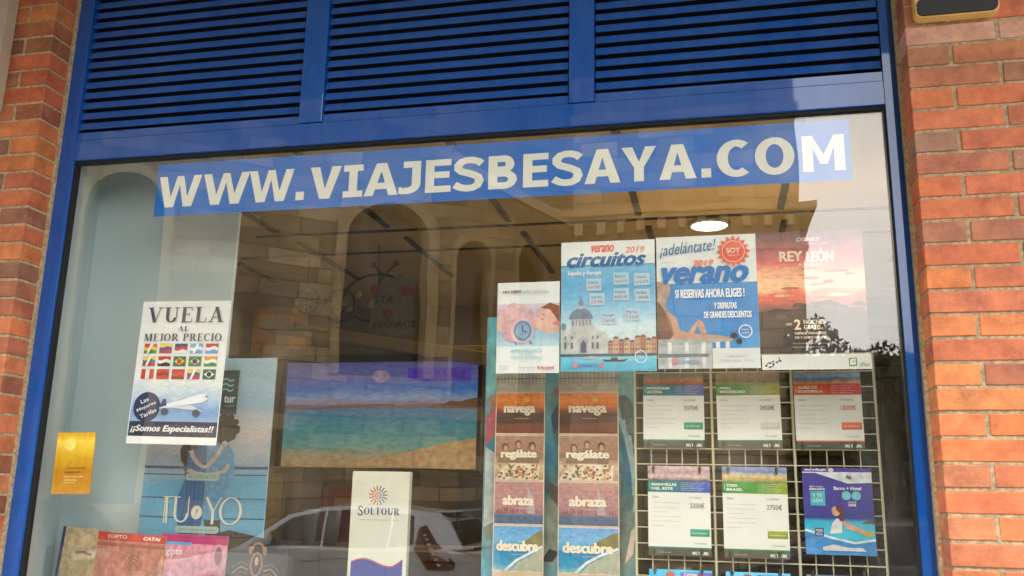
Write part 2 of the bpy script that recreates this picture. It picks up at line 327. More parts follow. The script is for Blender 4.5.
    # ---- engraved serif capitals
    def serif(s, t_, x0, z0, x1, z1, c, l=2, heavy=.2, join=False):
        if not join: s.nxt()
        Wd = {'A': .95, 'B': .8, 'C': .85, 'E': .8, 'I': .42, 'J': .5, 'L': .78, 'M': 1.12, 'O': .95, 'P': .8, 'R': .92, 'S': .66, 'T': .86, 'U': .95, 'V': .95, 'Y': .9, ' ': .42}
        tot = sum(Wd.get(q, .8) for q in t_) + .06 * (len(t_) - 1); kx = (x1 - x0) / tot; kz = z1 - z0; cx = x0
        T, th, sf = heavy, .06, .05
        for q in t_:
            wq = Wd.get(q, .8)
            X = lambda u: cx + u * kx; Z = lambda v: z0 + v * kz
            def P(*pp): s.poly([(X(a), Z(b)) for a, b in pp], c, l)
            def stem(a, b, wd, z_0=0, z_1=1): P((a - wd / 2, z_0), (a + wd / 2, z_0), (b + wd / 2, z_1), (b - wd / 2, z_1))
            def sr(a, z_, wd=.34): P((a - wd / 2, z_), (a + wd / 2, z_), (a + wd / 2, z_ + sf), (a - wd / 2, z_ + sf))
            def bar(a, b, z_): P((a, z_), (b, z_), (b, z_ + sf), (a, z_ + sf))
            def bowl(cxx, czz, rx, rz, a0, a1): s.arc(X(cxx), Z(czz), rx * kx, rz * kz, T * kx, c, l, a0, a1, wz=th * kz, n=14)
            if q == 'A': stem(.16, .48, th); stem(.76, .46, T); bar(.26, .66, .3); sr(.16, 0, .3); sr(.76, 0, .36)
            elif q == 'V': stem(.5, .2, T); stem(.5, .8, th); sr(.2, .95, .36); sr(.8, .95, .3)
            elif q == 'U': stem(.24, .24, T, .3); stem(.78, .78, th, .3); bowl(.48, .32, .325, .32, 180, 360); sr(.24, .95, .38); sr(.78, .95, .3)
            elif q == 'E': stem(.24, .24, T); bar(.1, .72, 0); bar(.1, .7, .95); bar(.24, .55, .5); stem(.71, .73, .04, 0, .26); stem(.69, .68, .04, .76, 1); stem(.55, .55, .04, .4, .64)
            elif q == 'L': stem(.24, .24, T); bar(.08, .7, 0); sr(.24, .95, .36); stem(.69, .72, .05, 0, .3)
            elif q == 'M': stem(.16, .16, th); stem(.5, .22, T * .9, .02, 1); stem(.52, .88, th, .02, 1); stem(.92, .92, T); sr(.16, 0, .28); sr(.92, 0, .34); sr(.16, .95, .28); sr(.92, .95, .34)
            elif q == 'J': stem(.3, .3, T, .12); sr(.28, .95, .4); bowl(.16, .12, .225, .16, 270, 360); s.ell(X(.1), Z(.03), .07 * kx, .06 * kz, c, l, 8)
            elif q == 'O': bowl(.475, .5, .44, .52, 0, 360)
            elif q == 'C': bowl(.47, .5, .43, .52, 50, 310); stem(.76, .76, .05, .68, .98)
            elif q in 'PRB':
                stem(.22, .22, T); sr(.22, 0, .34); bar(.08, .45, .95); bar(.22, .45, .46); bowl(.42, .73, .34, .27, -90, 90)
                if q == 'R': stem(.8, .46, T, 0, .5); sr(.82, 0, .2)
                if q == 'B': bowl(.42, .27, .38, .27, -90, 90); bar(.22, .45, 0)
            elif q == 'I': stem(.21, .21, T); sr(.21, 0, .36); sr(.21, .95, .36)
            elif q == 'T': stem(.43, .43, T); sr(.43, 0, .36); bar(.06, .8, .95); stem(.07, .1, .05, .72, 1); stem(.79, .76, .05, .72, 1)
            elif q == 'Y': stem(.45, .45, T, 0, .45); stem(.45, .14, T, .42, 1); stem(.45, .78, th, .42, 1); sr(.45, 0, .34); sr(.16, .95, .32); sr(.78, .95, .26)
            elif q == 'S':
                pp = [(.56, .78), (.46, .92), (.3, .95), (.15, .85), (.14, .7), (.28, .57), (.46, .44), (.56, .28), (.48, .1), (.32, .04), (.16, .09), (.07, .24)]
                s.band([(X(a), Z(b)) for a, b in pp], T * kx * .8, c, l, wz=th * kz * 1.6)
            cx += (wq + .06) * kx

# ================================================================== SETTING
m_pav = rough_mat('paving', (120, 116, 108), (150, 145, 136), 6)
m_asph = rough_mat('asphalt', (58, 58, 60), (78, 77, 76), 30)
m_earth = rough_mat('verge', (92, 92, 70), (120, 112, 84), 2)
def struct(o): o['kind'] = 'structure'; return o
b = MB(); b.add([(-90, -90, -.13), (90, -90, -.13), (90, 60, -.13), (-90, 60, -.13)], [(0, 1, 2, 3)], m_earth); struct(b.build('ground'))
b = MB(); b.box(-40, 40, -4.6, .05, -.125, 0, m_pav); struct(b.build('pavement'))
b = MB(); b.box(-40, 40, -4.75, -4.603, -.125, .005, rough_mat('kerb_stone', (140, 138, 132), (165, 160, 152), 9), .01); struct(b.build('kerb'))
b = MB(); b.box(-40, 40, -11.4, -4.752, -.128, -.12, m_asph)
b.box(-40, 40, -9.66, -9.56, -.1195, -.1155, rough_mat('road_paint', (190, 190, 185), (210, 210, 205), 20)); struct(b.build('road'))
b = MB(); b.box(-40, 40, -14.2, -11.402, -.125, .0, m_pav); struct(b.build('far_pavement'))

# ---- brick piers
m_brick = brick_mat(); m_mortar = rough_mat('mortar', (140, 124, 98), (186, 166, 134), 90, .95, .5, .004)
OR = [(206, 112, 66), (208, 118, 62), (200, 100, 62), (192, 88, 58), (206, 104, 70), (196, 106, 74)]
DK = [(128, 74, 62), (146, 84, 68), (110, 60, 52), (158, 92, 72)]
def pier(name, label, side, tones):
    """side +1: corner at x0 running to +x, -1: running to -x. top of course k at 2.857-.066k"""
    t = thing(name, label, 'brick wall', (0, 0, 0))
    x0 = .579 if side > 0 else -2.337; far = x0 + side * 1.9
    c = .066; mo = MB(); bk = MB(); bk.tone = []
    a, b_ = sorted((x0 + side * .004, far)); mo.box(a, b_, .004, .4, 0, 3.52, m_mortar)
    # narrow pointing strip against the frame
    a, b_ = sorted((x0 - side * .008, x0 + side * .012)); mo.box(a, b_, .096, .13, .0, 3.5, m_mortar)
    ztop = 2.857 if side > 0 else 3.186
    k0 = -int((3.5 - ztop) / c)
    for k in range(k0, int(ztop / c)):
        z1 = ztop - k * c; z0 = z1 - c + .0095
        if z0 < 0: break
        st = (k % 2 == 0) if side > 0 else (k % 2 == 0)
        x = 0; idx = 0
        while x < 1.88:
            ln = (.238 if st else .112) if idx == 0 else .238
            tone = tones.get((k, idx))
            if tone is None: tone = random.choice(OR if random.random() < .56 else DK)
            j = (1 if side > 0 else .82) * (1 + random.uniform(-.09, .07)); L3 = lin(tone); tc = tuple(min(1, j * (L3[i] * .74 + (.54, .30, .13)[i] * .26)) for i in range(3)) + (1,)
            jx = random.uniform(-.0012, .0012); jy = random.uniform(-.0018, .0012)
            a, b_ = sorted((x0 + side * x + (jx if idx else 0), x0 + side * min(x + ln, 1.9)))
            yb = .104 if idx == 0 else .05
            n0 = len(bk.v); bk.box(a, b_, jy, yb if idx == 0 else .05, z0 + random.uniform(-.0008, .0008), z1, m_brick, .0025); bk.tone += [tc] * (len(bk.v) - n0)
            x += ln + .0115; idx += 1
    mo.build('mortar', t); bk.build('brickwork', t)
    return t
PK = (196, 150, 138); MV = (150, 112, 104)
pier('brick_pier', 'orange brick pier right of the blue window with a lamp housing at its top', 1,
     {(-1, 0): (160, 96, 74), (0, 0): PK, (0, 1): PK, (1, 0): (152, 92, 74), (1, 1): (176, 100, 70), (2, 0): (168, 90, 66), (2, 1): (150, 92, 80), (3, 0): (208, 104, 58), (3, 1): (204, 98, 60), (4, 0): (206, 104, 66), (4, 1): (190, 88, 56), (5, 0): MV, (5, 1): (196, 92, 64), (6, 0): (170, 88, 68), (6, 1): (140, 90, 78), (7, 0): (212, 98, 52), (7, 1): (206, 96, 64), (8, 0): (212, 104, 60), (9, 0): (164, 98, 82), (9, 1): (160, 90, 72), (10, 0): (206, 92, 56), (11, 0): (222, 118, 56), (11, 1): (196, 92, 60), (12, 0): (198, 98, 70), (13, 0): (218, 122, 66), (13, 1): (220, 122, 62), (14, 0): (204, 98, 62), (15, 0): (224, 128, 64), (15, 1): (170, 86, 66), (16, 0): (222, 132, 72), (17, 0): (218, 114, 62), (17, 1): (222, 116, 54), (18, 0): (222, 112, 58), (19, 0): (186, 104, 74), (19, 1): (200, 100, 66), (20, 0): (218, 104, 64), (21, 0): (190, 112, 76), (21, 1): (208, 112, 64), (22, 0): (188, 98, 68), (23, 0): (208, 112, 66)})
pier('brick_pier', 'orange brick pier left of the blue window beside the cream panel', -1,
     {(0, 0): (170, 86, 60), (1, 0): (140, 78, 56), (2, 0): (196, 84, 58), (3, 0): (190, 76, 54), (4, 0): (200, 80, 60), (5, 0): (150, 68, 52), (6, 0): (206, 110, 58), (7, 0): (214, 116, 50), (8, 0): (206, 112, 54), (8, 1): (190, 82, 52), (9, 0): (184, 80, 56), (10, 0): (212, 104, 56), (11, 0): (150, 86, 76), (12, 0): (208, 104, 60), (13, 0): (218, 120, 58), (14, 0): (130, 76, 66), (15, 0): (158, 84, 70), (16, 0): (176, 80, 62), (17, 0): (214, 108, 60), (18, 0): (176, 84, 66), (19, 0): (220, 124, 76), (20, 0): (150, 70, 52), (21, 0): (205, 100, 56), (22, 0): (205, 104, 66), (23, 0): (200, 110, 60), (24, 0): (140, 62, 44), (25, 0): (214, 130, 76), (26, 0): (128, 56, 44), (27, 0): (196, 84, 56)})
# low wall under the window
t = thing('brick_parapet', 'low brick wall under the shop window', 'brick wall')
bk = MB(); bk.tone = []; mo = MB(); mo.box(-2.33, .572, .012, .4, 0, .56, m_mortar); mo.build('mortar', t)
for k in range(8):
    x = -2.325 - (.12 if k % 2 else 0)
    while x < .57:
        a, b_ = max(x, -2.325), min(x + .238, .566)
        if b_ - a > .02:
            n0 = len(bk.v); bk.box(a, b_, .004, .05, .006 + k * .066, .0615 + k * .066, m_brick, .0025); tc = lin(random.choice(OR + DK)); bk.tone += [tc] * (len(bk.v) - n0)
        x += .2495
bk.build('brickwork', t)
b = MB(); b.box(-2.33, .572, -.03, .4, .562, .6, rough_mat('sill_stone', (170, 165, 150), (190, 184, 170), 12), .004); tag(b.build('window_sill'), 'pale stone sill under the blue shop window', 'sill')

# ---- overhang above
m_soffit = rough_mat('soffit_plaster', (150, 138, 118), (168, 156, 136), 3)
b = MB(); b.box(-6, 4, -1.3, .6, 3.53, 3.75, m_soffit, .006); tag(b.build('canopy_slab'), 'plastered concrete overhang above the louvres', 'canopy')

# ================================================================== SHOPFRONT
m_blue = newmat('blue_enamel')
mm, t_, bb = m_blue
bb.inputs['Base Color'].default_value = (.003, .07, .34, 1); bb.inputs['Roughness'].default_value = .3; bb.inputs['Specular IOR Level'].default_value = .08; bb.inputs['Coat Weight'].default_value = 1; bb.inputs['Coat Roughness'].default_value = .03; bb.inputs['Coat IOR'].default_value = 1.5
tc = t_.nodes.new('ShaderNodeTexCoord'); n = t_.nodes.new('ShaderNodeTexNoise'); n.inputs['Scale'].default_value = 2.2; n.inputs['Detail'].default_value = 6; t_.links.new(tc.outputs['Object'], n.inputs['Vector'])
mr = t_.nodes.new('ShaderNodeMapRange'); mr.inputs[1].default_value = .3; mr.inputs[2].default_value = .7; mr.inputs[3].default_value = .24; mr.inputs[4].default_value = .42; t_.links.new(n.outputs['Fac'], mr.inputs[0]); t_.links.new(mr.outputs[0], bb.inputs['Roughness'])
bp = t_.nodes.new('ShaderNodeBump'); bp.inputs['Strength'].default_value = .04; bp.inputs['Distance'].default_value = .01; t_.links.new(n.outputs['Fac'], bp.inputs['Height']); t_.links.new(bp.outputs[0], bb.inputs['Normal'])
n2 = t_.nodes.new('ShaderNodeTexNoise'); n2.inputs['Scale'].default_value = 3; n2.inputs['Detail'].default_value = 9; n2.inputs['Roughness'].default_value = .7
mp = t_.nodes.new('ShaderNodeMapping'); mp.inputs['Scale'].default_value = (3, 3, .5); t_.links.new(tc.outputs['Object'], mp.inputs[0]); t_.links.new(mp.outputs[0], n2.inputs['Vector'])
cr = t_.nodes.new('ShaderNodeValToRGB'); cr.color_ramp.elements[0].position = .35; cr.color_ramp.elements[0].color = (.002, .068, .34, 1); cr.color_ramp.elements[1].position = .9; cr.color_ramp.elements[1].color = (.03, .12, .38, 1)
t_.links.new(n2.outputs['Fac'], cr.inputs[0]); t_.links.new(cr.outputs[0], bb.inputs['Base Color'])
m_blue = mm
m_rub = plain((14, 14, 14), .7); m_dark = plain((12, 14, 22), .8)
t = thing('shop_window', 'large blue metal shop window with louvres above its glass', 'shop window', (0, 0, 0))
YF = .107
fr = MB()
for s, xi, xm, xo in ((1, .531, .553, .577), (-1, -2.268, -2.29, -2.335)):
    # flat inner strip then a chamfered outer edge
    pts = [(xi, YF), (xm, YF), (xo, YF + (.022 if s > 0 else .004)), (xo, .148), (xi, .148)]
    v = [(x, y, z) for z in (.6, 3.52) for x, y in pts]
    fr.add(v, [(i, (i + 1) % 5, 5 + (i + 1) % 5, 5 + i) for i in range(5)] + [(0, 1, 2, 3, 4), (9, 8, 7, 6, 5)], m_blue)
fr.build('side_frame', t)
b = MB(); b.box(-2.268, .531, YF + .0015, .148, 2.67, 2.748, m_blue, .002); b.box(-2.268, .531, YF + .0015, .148, .6, .68, m_blue, .002); b.build('rail', t)
for x0, x1 in ((-1.381, -1.294), (-.431, -.347)):
    b = MB(); b.box(x0, x1, YF - .003, .2, 2.75, 3.52, m_blue, .003); b.build('mullion', t)
for x0, x1 in ((-2.266, -1.383), (-1.292, -.433), (-.345, .529)):
    b = MB(); b.box(x0 - .004, x1 + .004, .146, .165, 2.75, 3.52, m_dark)
    # bead round the louvre field
    b.box(x0, x1, YF + .006, .14, 2.75, 2.779, m_blue)
    z = 2.7805
    while z < 3.5:
        # a folded blade: face slopes outwards and down, open slot beneath
        pr = [(.112, z + .0105), (.1195, z + .0385), (.142, z + .0405), (.142, z + .0390), (.121, z + .0372), (.1135, z + .0105)]
        v = [(x, y, q) for x in (x0 + .001, x1 - .001) for y, q in pr]; k = len(pr)
        b.add(v, [(i, (i + 1) % k, k + (i + 1) % k, k + i) for i in range(k)] + [tuple(range(k)), tuple(range(2 * k - 1, k - 1, -1))], m_blue)
        z += .0412
    b.build('louvre_panel', t)
b = MB(); g0 = YF + .012
for bx in ((-2.268, .531, 2.661, 2.67), (-2.268, .531, .68, .688), (-2.268, -2.262, .688, 2.661), (.525, .531, .688, 2.661)): b.box(bx[0], bx[1], g0, .147, bx[2], bx[3], m_rub)
b.build('gasket', t)
b = MB(); b.box(-2.262, .525, .131, .137, .688, 2.661, glass_mat(.056)); b.build('glass_pane', t)

# ---- lamp housing on right pier and cream panel on the left pier
t = thing('wall_lamp', 'cream wall lamp housing with dark lens at top of the right brick pier', 'wall lamp', (.715, -.004, 2.868))
m_cream = rough_mat('cream_plastic', (205, 170, 96), (218, 186, 112), 8, .5, .05)
def rrect(x0, z0, x1, z1, r, n=5):
    p_ = []
    for cx, cz, a in ((x1 - r, z0 + r, -90), (x1 - r, z1 - r, 0), (x0 + r, z1 - r, 90), (x0 + r, z0 + r, 180)):
        for i in range(n + 1): p_.append((cx + r * math.cos(R(a + 90 * i / n)), cz + r * math.sin(R(a + 90 * i / n))))
    return p_
b = MB(); b.prism(rrect(-.112, 0, .112, .2, .02), -.03, .008, m_cream); b.build('housing', t)
b = MB(); b.prism(rrect(-.107, .004, .107, .056, .017), -.036, -.0285, plain((14, 16, 22), .55)); b.build('lens', t)
m_panel = rough_mat('cream_paint', (158, 144, 124), (176, 160, 140), 4, .6, .1)
b = MB(); b.prism(rrect(-3.4, 2.825, -2.504, 3.4, .02), -.05, -.004, m_panel); tag(b.build('wall_panel'), 'plain cream panel mounted on the left brick pier', 'panel')

# ================================================================== SHOP ROOM
m_wallw = rough_mat('room_plaster', (150, 132, 98), (168, 150, 114), 1.5, .9, .1)
m_ceil = rough_mat('ceiling_plaster', (178, 158, 124), (192, 172, 138), 1.2, .9, .08)
m_blk = plain((20, 18, 16), .7)
m_floor = rough_mat('floor_tile', (120, 100, 78), (140, 120, 96), 3, .4, .05)
b = MB(); b.box(-3.4, 1.45, .4, 4.3, .05, .12, m_floor); struct(b.build('shop_floor'))
b = MB(); b.box(-3.4, 1.45, .21, 4.3, 3.0, 3.08, m_ceil); cl = struct(b.build('ceiling'))
b = MB()
for x in (-3.13, -2.49, -1.8, -1.085, -.365, .37, 1.08):
    b.box(x - .017, x + .017, .5, 2.1, 2.988, 2.999, m_blk); b.box(x + .02, x + .054, 2.32, 3.3, 2.988, 2.999, m_blk)
b.box(-2.66, 1.4, 2.17, 2.19, 2.99, 2.999, m_blk); b.box(-3.0, 1.4, 2.62, 2.635, 2.99, 2.999, m_blk)
b.build('air_slot', cl)
def wallobj(name, bx, m, label): q = MB(); q.box(*bx, m); return tag(q.build(name), label, 'wall')
wallobj('back_wall', (-3.4, 1.45, 4.3, 4.4, .12, 3.0), m_wallw, 'beige back wall at the far end of the shop')
wallobj('side_wall', (-3.5, -3.4, .402, 4.4, .12, 3.0), m_wallw, 'beige side wall at the left of the shop interior')
wallobj('side_wall', (1.45, 1.55, .402, 4.4, .12, 3.0), rough_mat('sage_plaster', (110, 118, 92), (124, 130, 104), 1.5), 'sage coloured side wall at the right of the shop interior')
# pale partition behind the flight poster: its left return and its front face
m_pale = rough_mat('pale_laminate', (176, 192, 196), (190, 204, 206), 1.2, .5, .03)
b = MB(); b.add([(x, y, z) for z in (.585, 2.98) for x, y in ((-2.27, .15), (-2.33, .15), (-2.336, .37), (-2.334, .36))], [(0, 1, 5, 4), (1, 2, 6, 5), (2, 3, 7, 6), (3, 0, 4, 7), (4, 5, 6, 7), (3, 2, 1, 0)], m_pale); b.box(-2.336, -1.725, .36, .378, .585, 2.98, m_pale, .002)
tag(b.build('partition_panel'), 'pale blue-white partition panel inside the window behind the flight poster', 'partition')

# ceiling lamp
t = thing('ceiling_lamp', 'round lit downlight in the shop ceiling above the summer poster', 'ceiling lamp', (.005, 2.33, 3.0))
b = MB(); b.lathe((0, 0, -.02), [(.118, .02), (.116, 0), (.1, 0), (.1, .018)], plain((150, 146, 136), .4), 32); b.build('trim_ring', t)
b = MB(); b.lathe((0, 0, -.0135), [(.099, .01), (.099, 0)], emit_mat((255, 246, 225), 4), 32); b.build('diffuser', t)
la = bpy.data.lights.new('downlight_glow', 'AREA'); la.shape = 'DISK'; la.size = .19; la.energy = 24; la.color = (1, .88, .7)
lo = bpy.data.objects.new('downlight_glow', la); COL.objects.link(lo); lo.parent = t; lo.location = (0, 0, -.03)

# ---- wooden screen wall with beach screen
m_wood = rough_mat('brown_wood', (74, 52, 30), (96, 70, 42), 5, .55, .1)
m_oak = rough_mat('pale_oak', (166, 138, 88), (184, 156, 104), 6, .5, .08)
t = thing('wooden_screen_wall', 'dark brown panelled room divider behind the beach picture', 'room divider', (0, 2.3, .12))
b = MB()
b.box(-2.4, -.9, 0, .04, 0, 2.1, m_wood, .003)
for k in range(5): b.box(-2.4, -.9, -.006, .001, .42 * k + .006, .42 * k + .41, m_wood, .003)
b.build('panelling', t)
b = MB(); b.box(-2.56, -2.402, -.06, .06, 0, 2.14, m_oak, .004); b.build('post', t)
b = MB(); b.box(-2.56, -.86, -.07, .08, 2.142, 2.2, m_oak, .004); b.build('cap_rail', t)
# sloping oak shelf above
b = MB(); b.box(-.72, .72, -.1, .1, -.03, .03, m_oak, .004)
o = tag(b.build('oak_beam'), 'long pale oak shelf running above the beach picture', 'shelf'); o.location = (-1.83, 2.17, 2.33); o.rotation_euler = (0, R(9.5), 0)
# beach picture screen
t = thing('beach_screen', 'wide beach photograph in a brown frame behind the sun logo stand', 'framed picture', (-1.835, 2.22, 1.62))
b = MB()
for q in ((-.6, .6, -.02, .02), (-.6, .6, .61, .65), (-.6, -.575, .02, .61), (.575, .6, .02, .61)): b.box(q[0], q[1], -.03, .02, q[2], q[3], plain((60, 38, 24), .4), .003)
b.build('frame', t)
p1 = photo([(0, (190, 150, 104)), (.12, (170, 160, 124)), (.2, (96, 160, 150)), (.42, (50, 140, 160)), (.55, (70, 120, 160)), (.585, (120, 90, 96)), (.6, (150, 130, 150)), (.66, (140, 164, 206)), (.74, (60, 120, 200)), (.78, (80, 120, 196)), (.86, (110, 112, 176)), (1, (98, 96, 160))], .02, .61, .05, 3, stretch=(1, 1, 3), emit=.12, grain=.25, gscale=18)  # faint emission added so the framed picture looks brighter in the dim room
glow = lambda c: photo([(0, c), (1, c)], 0, 1, emit=.12, grain=.3, gscale=25)
g = G(); g.rect(-.575, .02, .575, .61, None, 1, p1)
g.poly([(.575, .345), (.28, .35), (.3, .368), (.38, .375), (.42, .392), (.47, .385), (.52, .4), (.575, .41)], None, 2, glow((110, 74, 50)))
g.poly([(-.575, .34), (-.1, .352), (.1, .37), (.02, .375), (-.25, .368), (-.42, .35), (-.575, .36)], None, 2, glow((110, 84, 92)))
g.poly([(-.2, .03), (.574, .021), (.574, .19), (.35, .15), (.1, .09)], None, 2, glow((200, 158, 108)))
g.rect(.16, .5, .53, .575, None, 2, glow((92, 64, 190)))
g.ell(-.0, .53, .05, .035, None, 2, m=glow((176, 150, 180))); g.build('picture', t)
g = G(3); g.text('SOLTOUR', .28, .52, .5, .555, (150, 128, 220), 1); g.build('lettering', t)

# back office furniture
def desk():
    t = thing('reception_counter', 'dark brown reception counter below the beach picture', 'counter', (-1.6, 1.75, .12))
    b = MB(); b.box(-.75, .8, -.3, .3, 1.09, 1.13, m_wood, .003); b.build('countertop', t)
    for x in (-.73, .75):
        b = MB(); b.box(x, x + .03, -.28, .28, 0, 1.089, m_wood, .002); b.build('leg', t)
    b = MB(); b.box(-.69, .74, -.27, -.25, .05, 1.085, m_wood); b.build('front_panel', t)
    return t
desk()
for i, (x, y, lb) in enumerate(((-1.95, 1.66, 'white plastic cup on the counter, left one of the pair'), (-1.86, 1.72, 'white plastic cup on the counter, right one of the pair'))):
    b = MB(); b.lathe((x, y, 1.251), [(.028, 0), (.045, .165), (.047, .168), (.043, .166), (.027, .006)], ink((120, 124, 118), .4), 24)
    tag(b.build('plastic_cup'), lb, 'cup', 'cups on the counter')
t = thing('computer_monitor', 'black computer monitor standing on the counter behind the sun logo stand', 'monitor', (-1.02, 1.78, 1.25))
b = MB(); b.box(-.22, .22, -.015, .015, .07, .35, plain((22, 22, 24), .35), .006); b.build('casing', t)
b = MB(); b.box(-.205, .205, -.018, -.0152, .085, .335, plain((34, 36, 42), .15)); b.build('screen', t)
b = MB(); b.box(-.025, .025, -.01, .02, .01, .12, plain((22, 22, 24), .35)); b.box(-.11, .11, -.07, .08, 0, .012, plain((22, 22, 24), .35), .004); b.build('stand', t)
t = thing('office_chair', 'red upholstered office chair behind the counter with cups', 'chair', (-1.98, 2.06, .12))
m_red = rough_mat('red_fabric', (120, 24, 18), (140, 34, 26), 40)
b = MB(); b.box(-.2, .2, -.18, .12, .44, .52, m_red, .03); b.build('seat', t)
b = MB(); b.box(-.15, .15, .1, .14, .72, 1.42, m_red, .02); b.build('backrest', t)
b = MB(); b.tube((0, 0, .08), (0, 0, .44), .025, m_blk); b.box(-.02, .02, .08, .12, .45, .8, m_blk)
for k in range(5): b.tube((0, 0, .08), (.25 * math.cos(k * 1.2566), .25 * math.sin(k * 1.2566), .03), .018, m_blk)
b.build('base', t)
# shelving with boxes at the left rear, wall rings, notice
t = thing('storage_cabinet', 'low beige cabinet standing at the back left of the shop', 'cabinet', (-3.0, 3.55, .12))
b = MB(); b.box(-.36, .3, -.25, .25, 0, 2.34, rough_mat('beige_board', (176, 150, 108), (190, 164, 122), 3), .004); b.build('carcass', t)
b = MB(); b.box(-.33, -.035, -.262, -.251, .05, 2.3, m_oak, .002); b.box(-.025, .27, -.262, -.251, .05, 2.3, m_oak, .002); b.build('door', t)
b = MB(); b.box(-.15, .15, -.14, .14, 0, .36, rough_mat('ochre_card', (214, 140, 34), (226, 158, 50), 7), .004)
o = tag(b.build('storage_box'), 'ochre yellow storage box on top of the beige cabinet', 'box'); o.location = (-3.14, 3.5, 2.462)
def ring(x, z, rx, rz, label, motif):
    t = thing('hanging_ornament', label, 'ornament', (x, 2.42 + .03 * motif * (x > -2.1), z), group='round wire ornaments above the oak shelf')
    b = MB(); b.tube((0, 0, rz), (0, 0, 2.99 - z), .0025, m_blk, n=5); b.build('hanging_wire', t)
    b = MB(); n = 40
    for i in range(n):
        a, c_ = 2 * math.pi * i / n, 2 * math.pi * (i + 1) / n
        b.tube((rx * math.cos(a), 0, rz * math.sin(a)), (rx * math.cos(c_), 0, rz * math.sin(c_)), .009, m_blk, n=6, caps=False)
    b.build('rim', t); b = MB()
    if motif == 0:
        for a in range(0, 180, 30): b.tube((-rx * math.cos(R(a)), .005, -rz * math.sin(R(a))), (rx * math.cos(R(a)), .005, rz * math.sin(R(a))), .004, m_blk, n=5)
    else:
        for k in (-.6, -.2, .25, .6):
            b = MB(); b.lathe((k * rx, .004, .25 * rz * math.sin(k * 9)), [(.015, 0), (.028, .004), (.015, .008)], plain((178, 160, 116), .6), 7, axis='Y'); b.build('motif', t)
    if motif == 0: b.build('motif', t)
ring(-2.42, 2.65, .075, .08, 'small round wire ornament hanging at the left above the oak shelf', 0)
ring(-2.2, 2.61, .1, .1, 'middle-sized round wire ornament hanging beside the large oval one', 1)
ring(-1.98, 2.66, .21, .145, 'large oval wire ornament hanging behind the flower notice', 1)
t = thing('information_notice', 'pale information notice with red flowers hanging above the beach picture', 'notice', (-1.76, 2.12, 2.36))
g = G(); g.poly([(-.13, 0), (.17, 0), (.15, .3), (.05, .36), (-.1, .28)], (150, 140, 112), 1); g.build('card', t)
g = G(2)
for x, z, r in ((-.1, .27, .03), (.09, .26, .035), (-.12, .42, .018), (.02, .42, .018), (-.02, .13, .03)): 
    g.nxt()
    for k in range(5): g.ell(x + r * .6 * math.cos(k * 1.257), z + r * .6 * math.sin(k * 1.257), r * .55, r * .5, (170, 52, 34), 1 + k * .3, 12)
g.nxt(); g.band([(-.12, .42), (-.07, .37), (-.08, .3)], .012, (52, 70, 44), 1); g.band([(.02, .42), (-.04, .36), (-.08, .3)], .012, (52, 70, 44), 1); g.build_parts('flower', t)
g = G(4); g.text('STA', -.1, .19, .02, .235, (84, 74, 46), 1, .02); g.text('INFORMATE', -.1, .05, .15, .085, (84, 74, 46), 1, .02); g.build('lettering', t)
b = MB(); b.box(.6, .9, .95, 1.0, .12, 1.95, rough_mat('dark_veneer', (44, 30, 18), (60, 42, 26), 9, .5), .004); tag(b.build('veneer_panel'), 'dark brown veneer panel inside the window by the right frame', 'panel')

# ================================================================== PAPERS ON THE GLASS
PY = .142
WHITE = (234, 238, 238)
def paper(name, label, cat, x, z, w_, h_, c=WHITE, y=PY, rot=0, group=None, th=.0004):
    """a printed sheet: root at the middle of its bottom edge"""
    t = thing(name, label, cat, (x, y, z), (0, rot, 0), group)
    b = MB(); b.box(-w_ / 2, w_ / 2, 0, th, 0, h_, ink(c)); b.build('sheet', t)
    return t

# ---- website banner
t = thing('website_banner', 'long blue strip with white web address across the top of the glass', 'banner', (0, PY, 0))
b = MB(); b.box(-1.934, .43, 0, .0004, 2.449, 2.645, ink((12, 116, 214), .5, .1)); b.build('strip', t)
g = G(); g.art = False
LX = [(-1.924, -1.755), (-1.747, -1.568), (-1.569, -1.399), (-1.388, -1.357), (-1.338, -1.223), (-1.214, -1.143), (-1.138, -1.016), (-1.014, -0.937), (-0.92, -0.831), (-0.821, -0.719), (-0.703, -0.606), (-0.586, -0.502), (-0.488, -0.391), (-0.384, -0.268), (-0.265, -0.154), (-0.146, -0.031), (-0.016, 0.014), (0.032, 0.135), (0.147, 0.265), (0.288, 0.411)]
for ch, (a, c_) in zip('WWW.VIAJESBESAYA.COM', LX): g.cap(ch, a, c_, 2.481, 2.511 if ch == '.' else 2.597, (240, 244, 238))
g.build('lettering', t)

# ---- flight poster
t = paper('flight_poster', 'white flight offer poster with flags and an aeroplane at left of the glass', 'poster', -1.772, 1.648, .337, .488, rot=R(.9))
NV = (44, 52, 84)
g = G(); g.rect(-.16, .0, .16, .0001, WHITE)
sk = photo([(0, (150, 180, 214)), (.3, (120, 160, 210)), (.6, (180, 204, 226)), (1, (226, 230, 230))], .07, .21, .25, 9, stretch=(1, 1, 3))
g.rect(-.165, .075, .165, .215, None, 1, sk); g.rect(-.165, .025, .165, .075, NV, 1); g.build('picture', t)
g = G(3)
g.ell(-.105, .123, .051, .05, (38, 48, 88), 1)
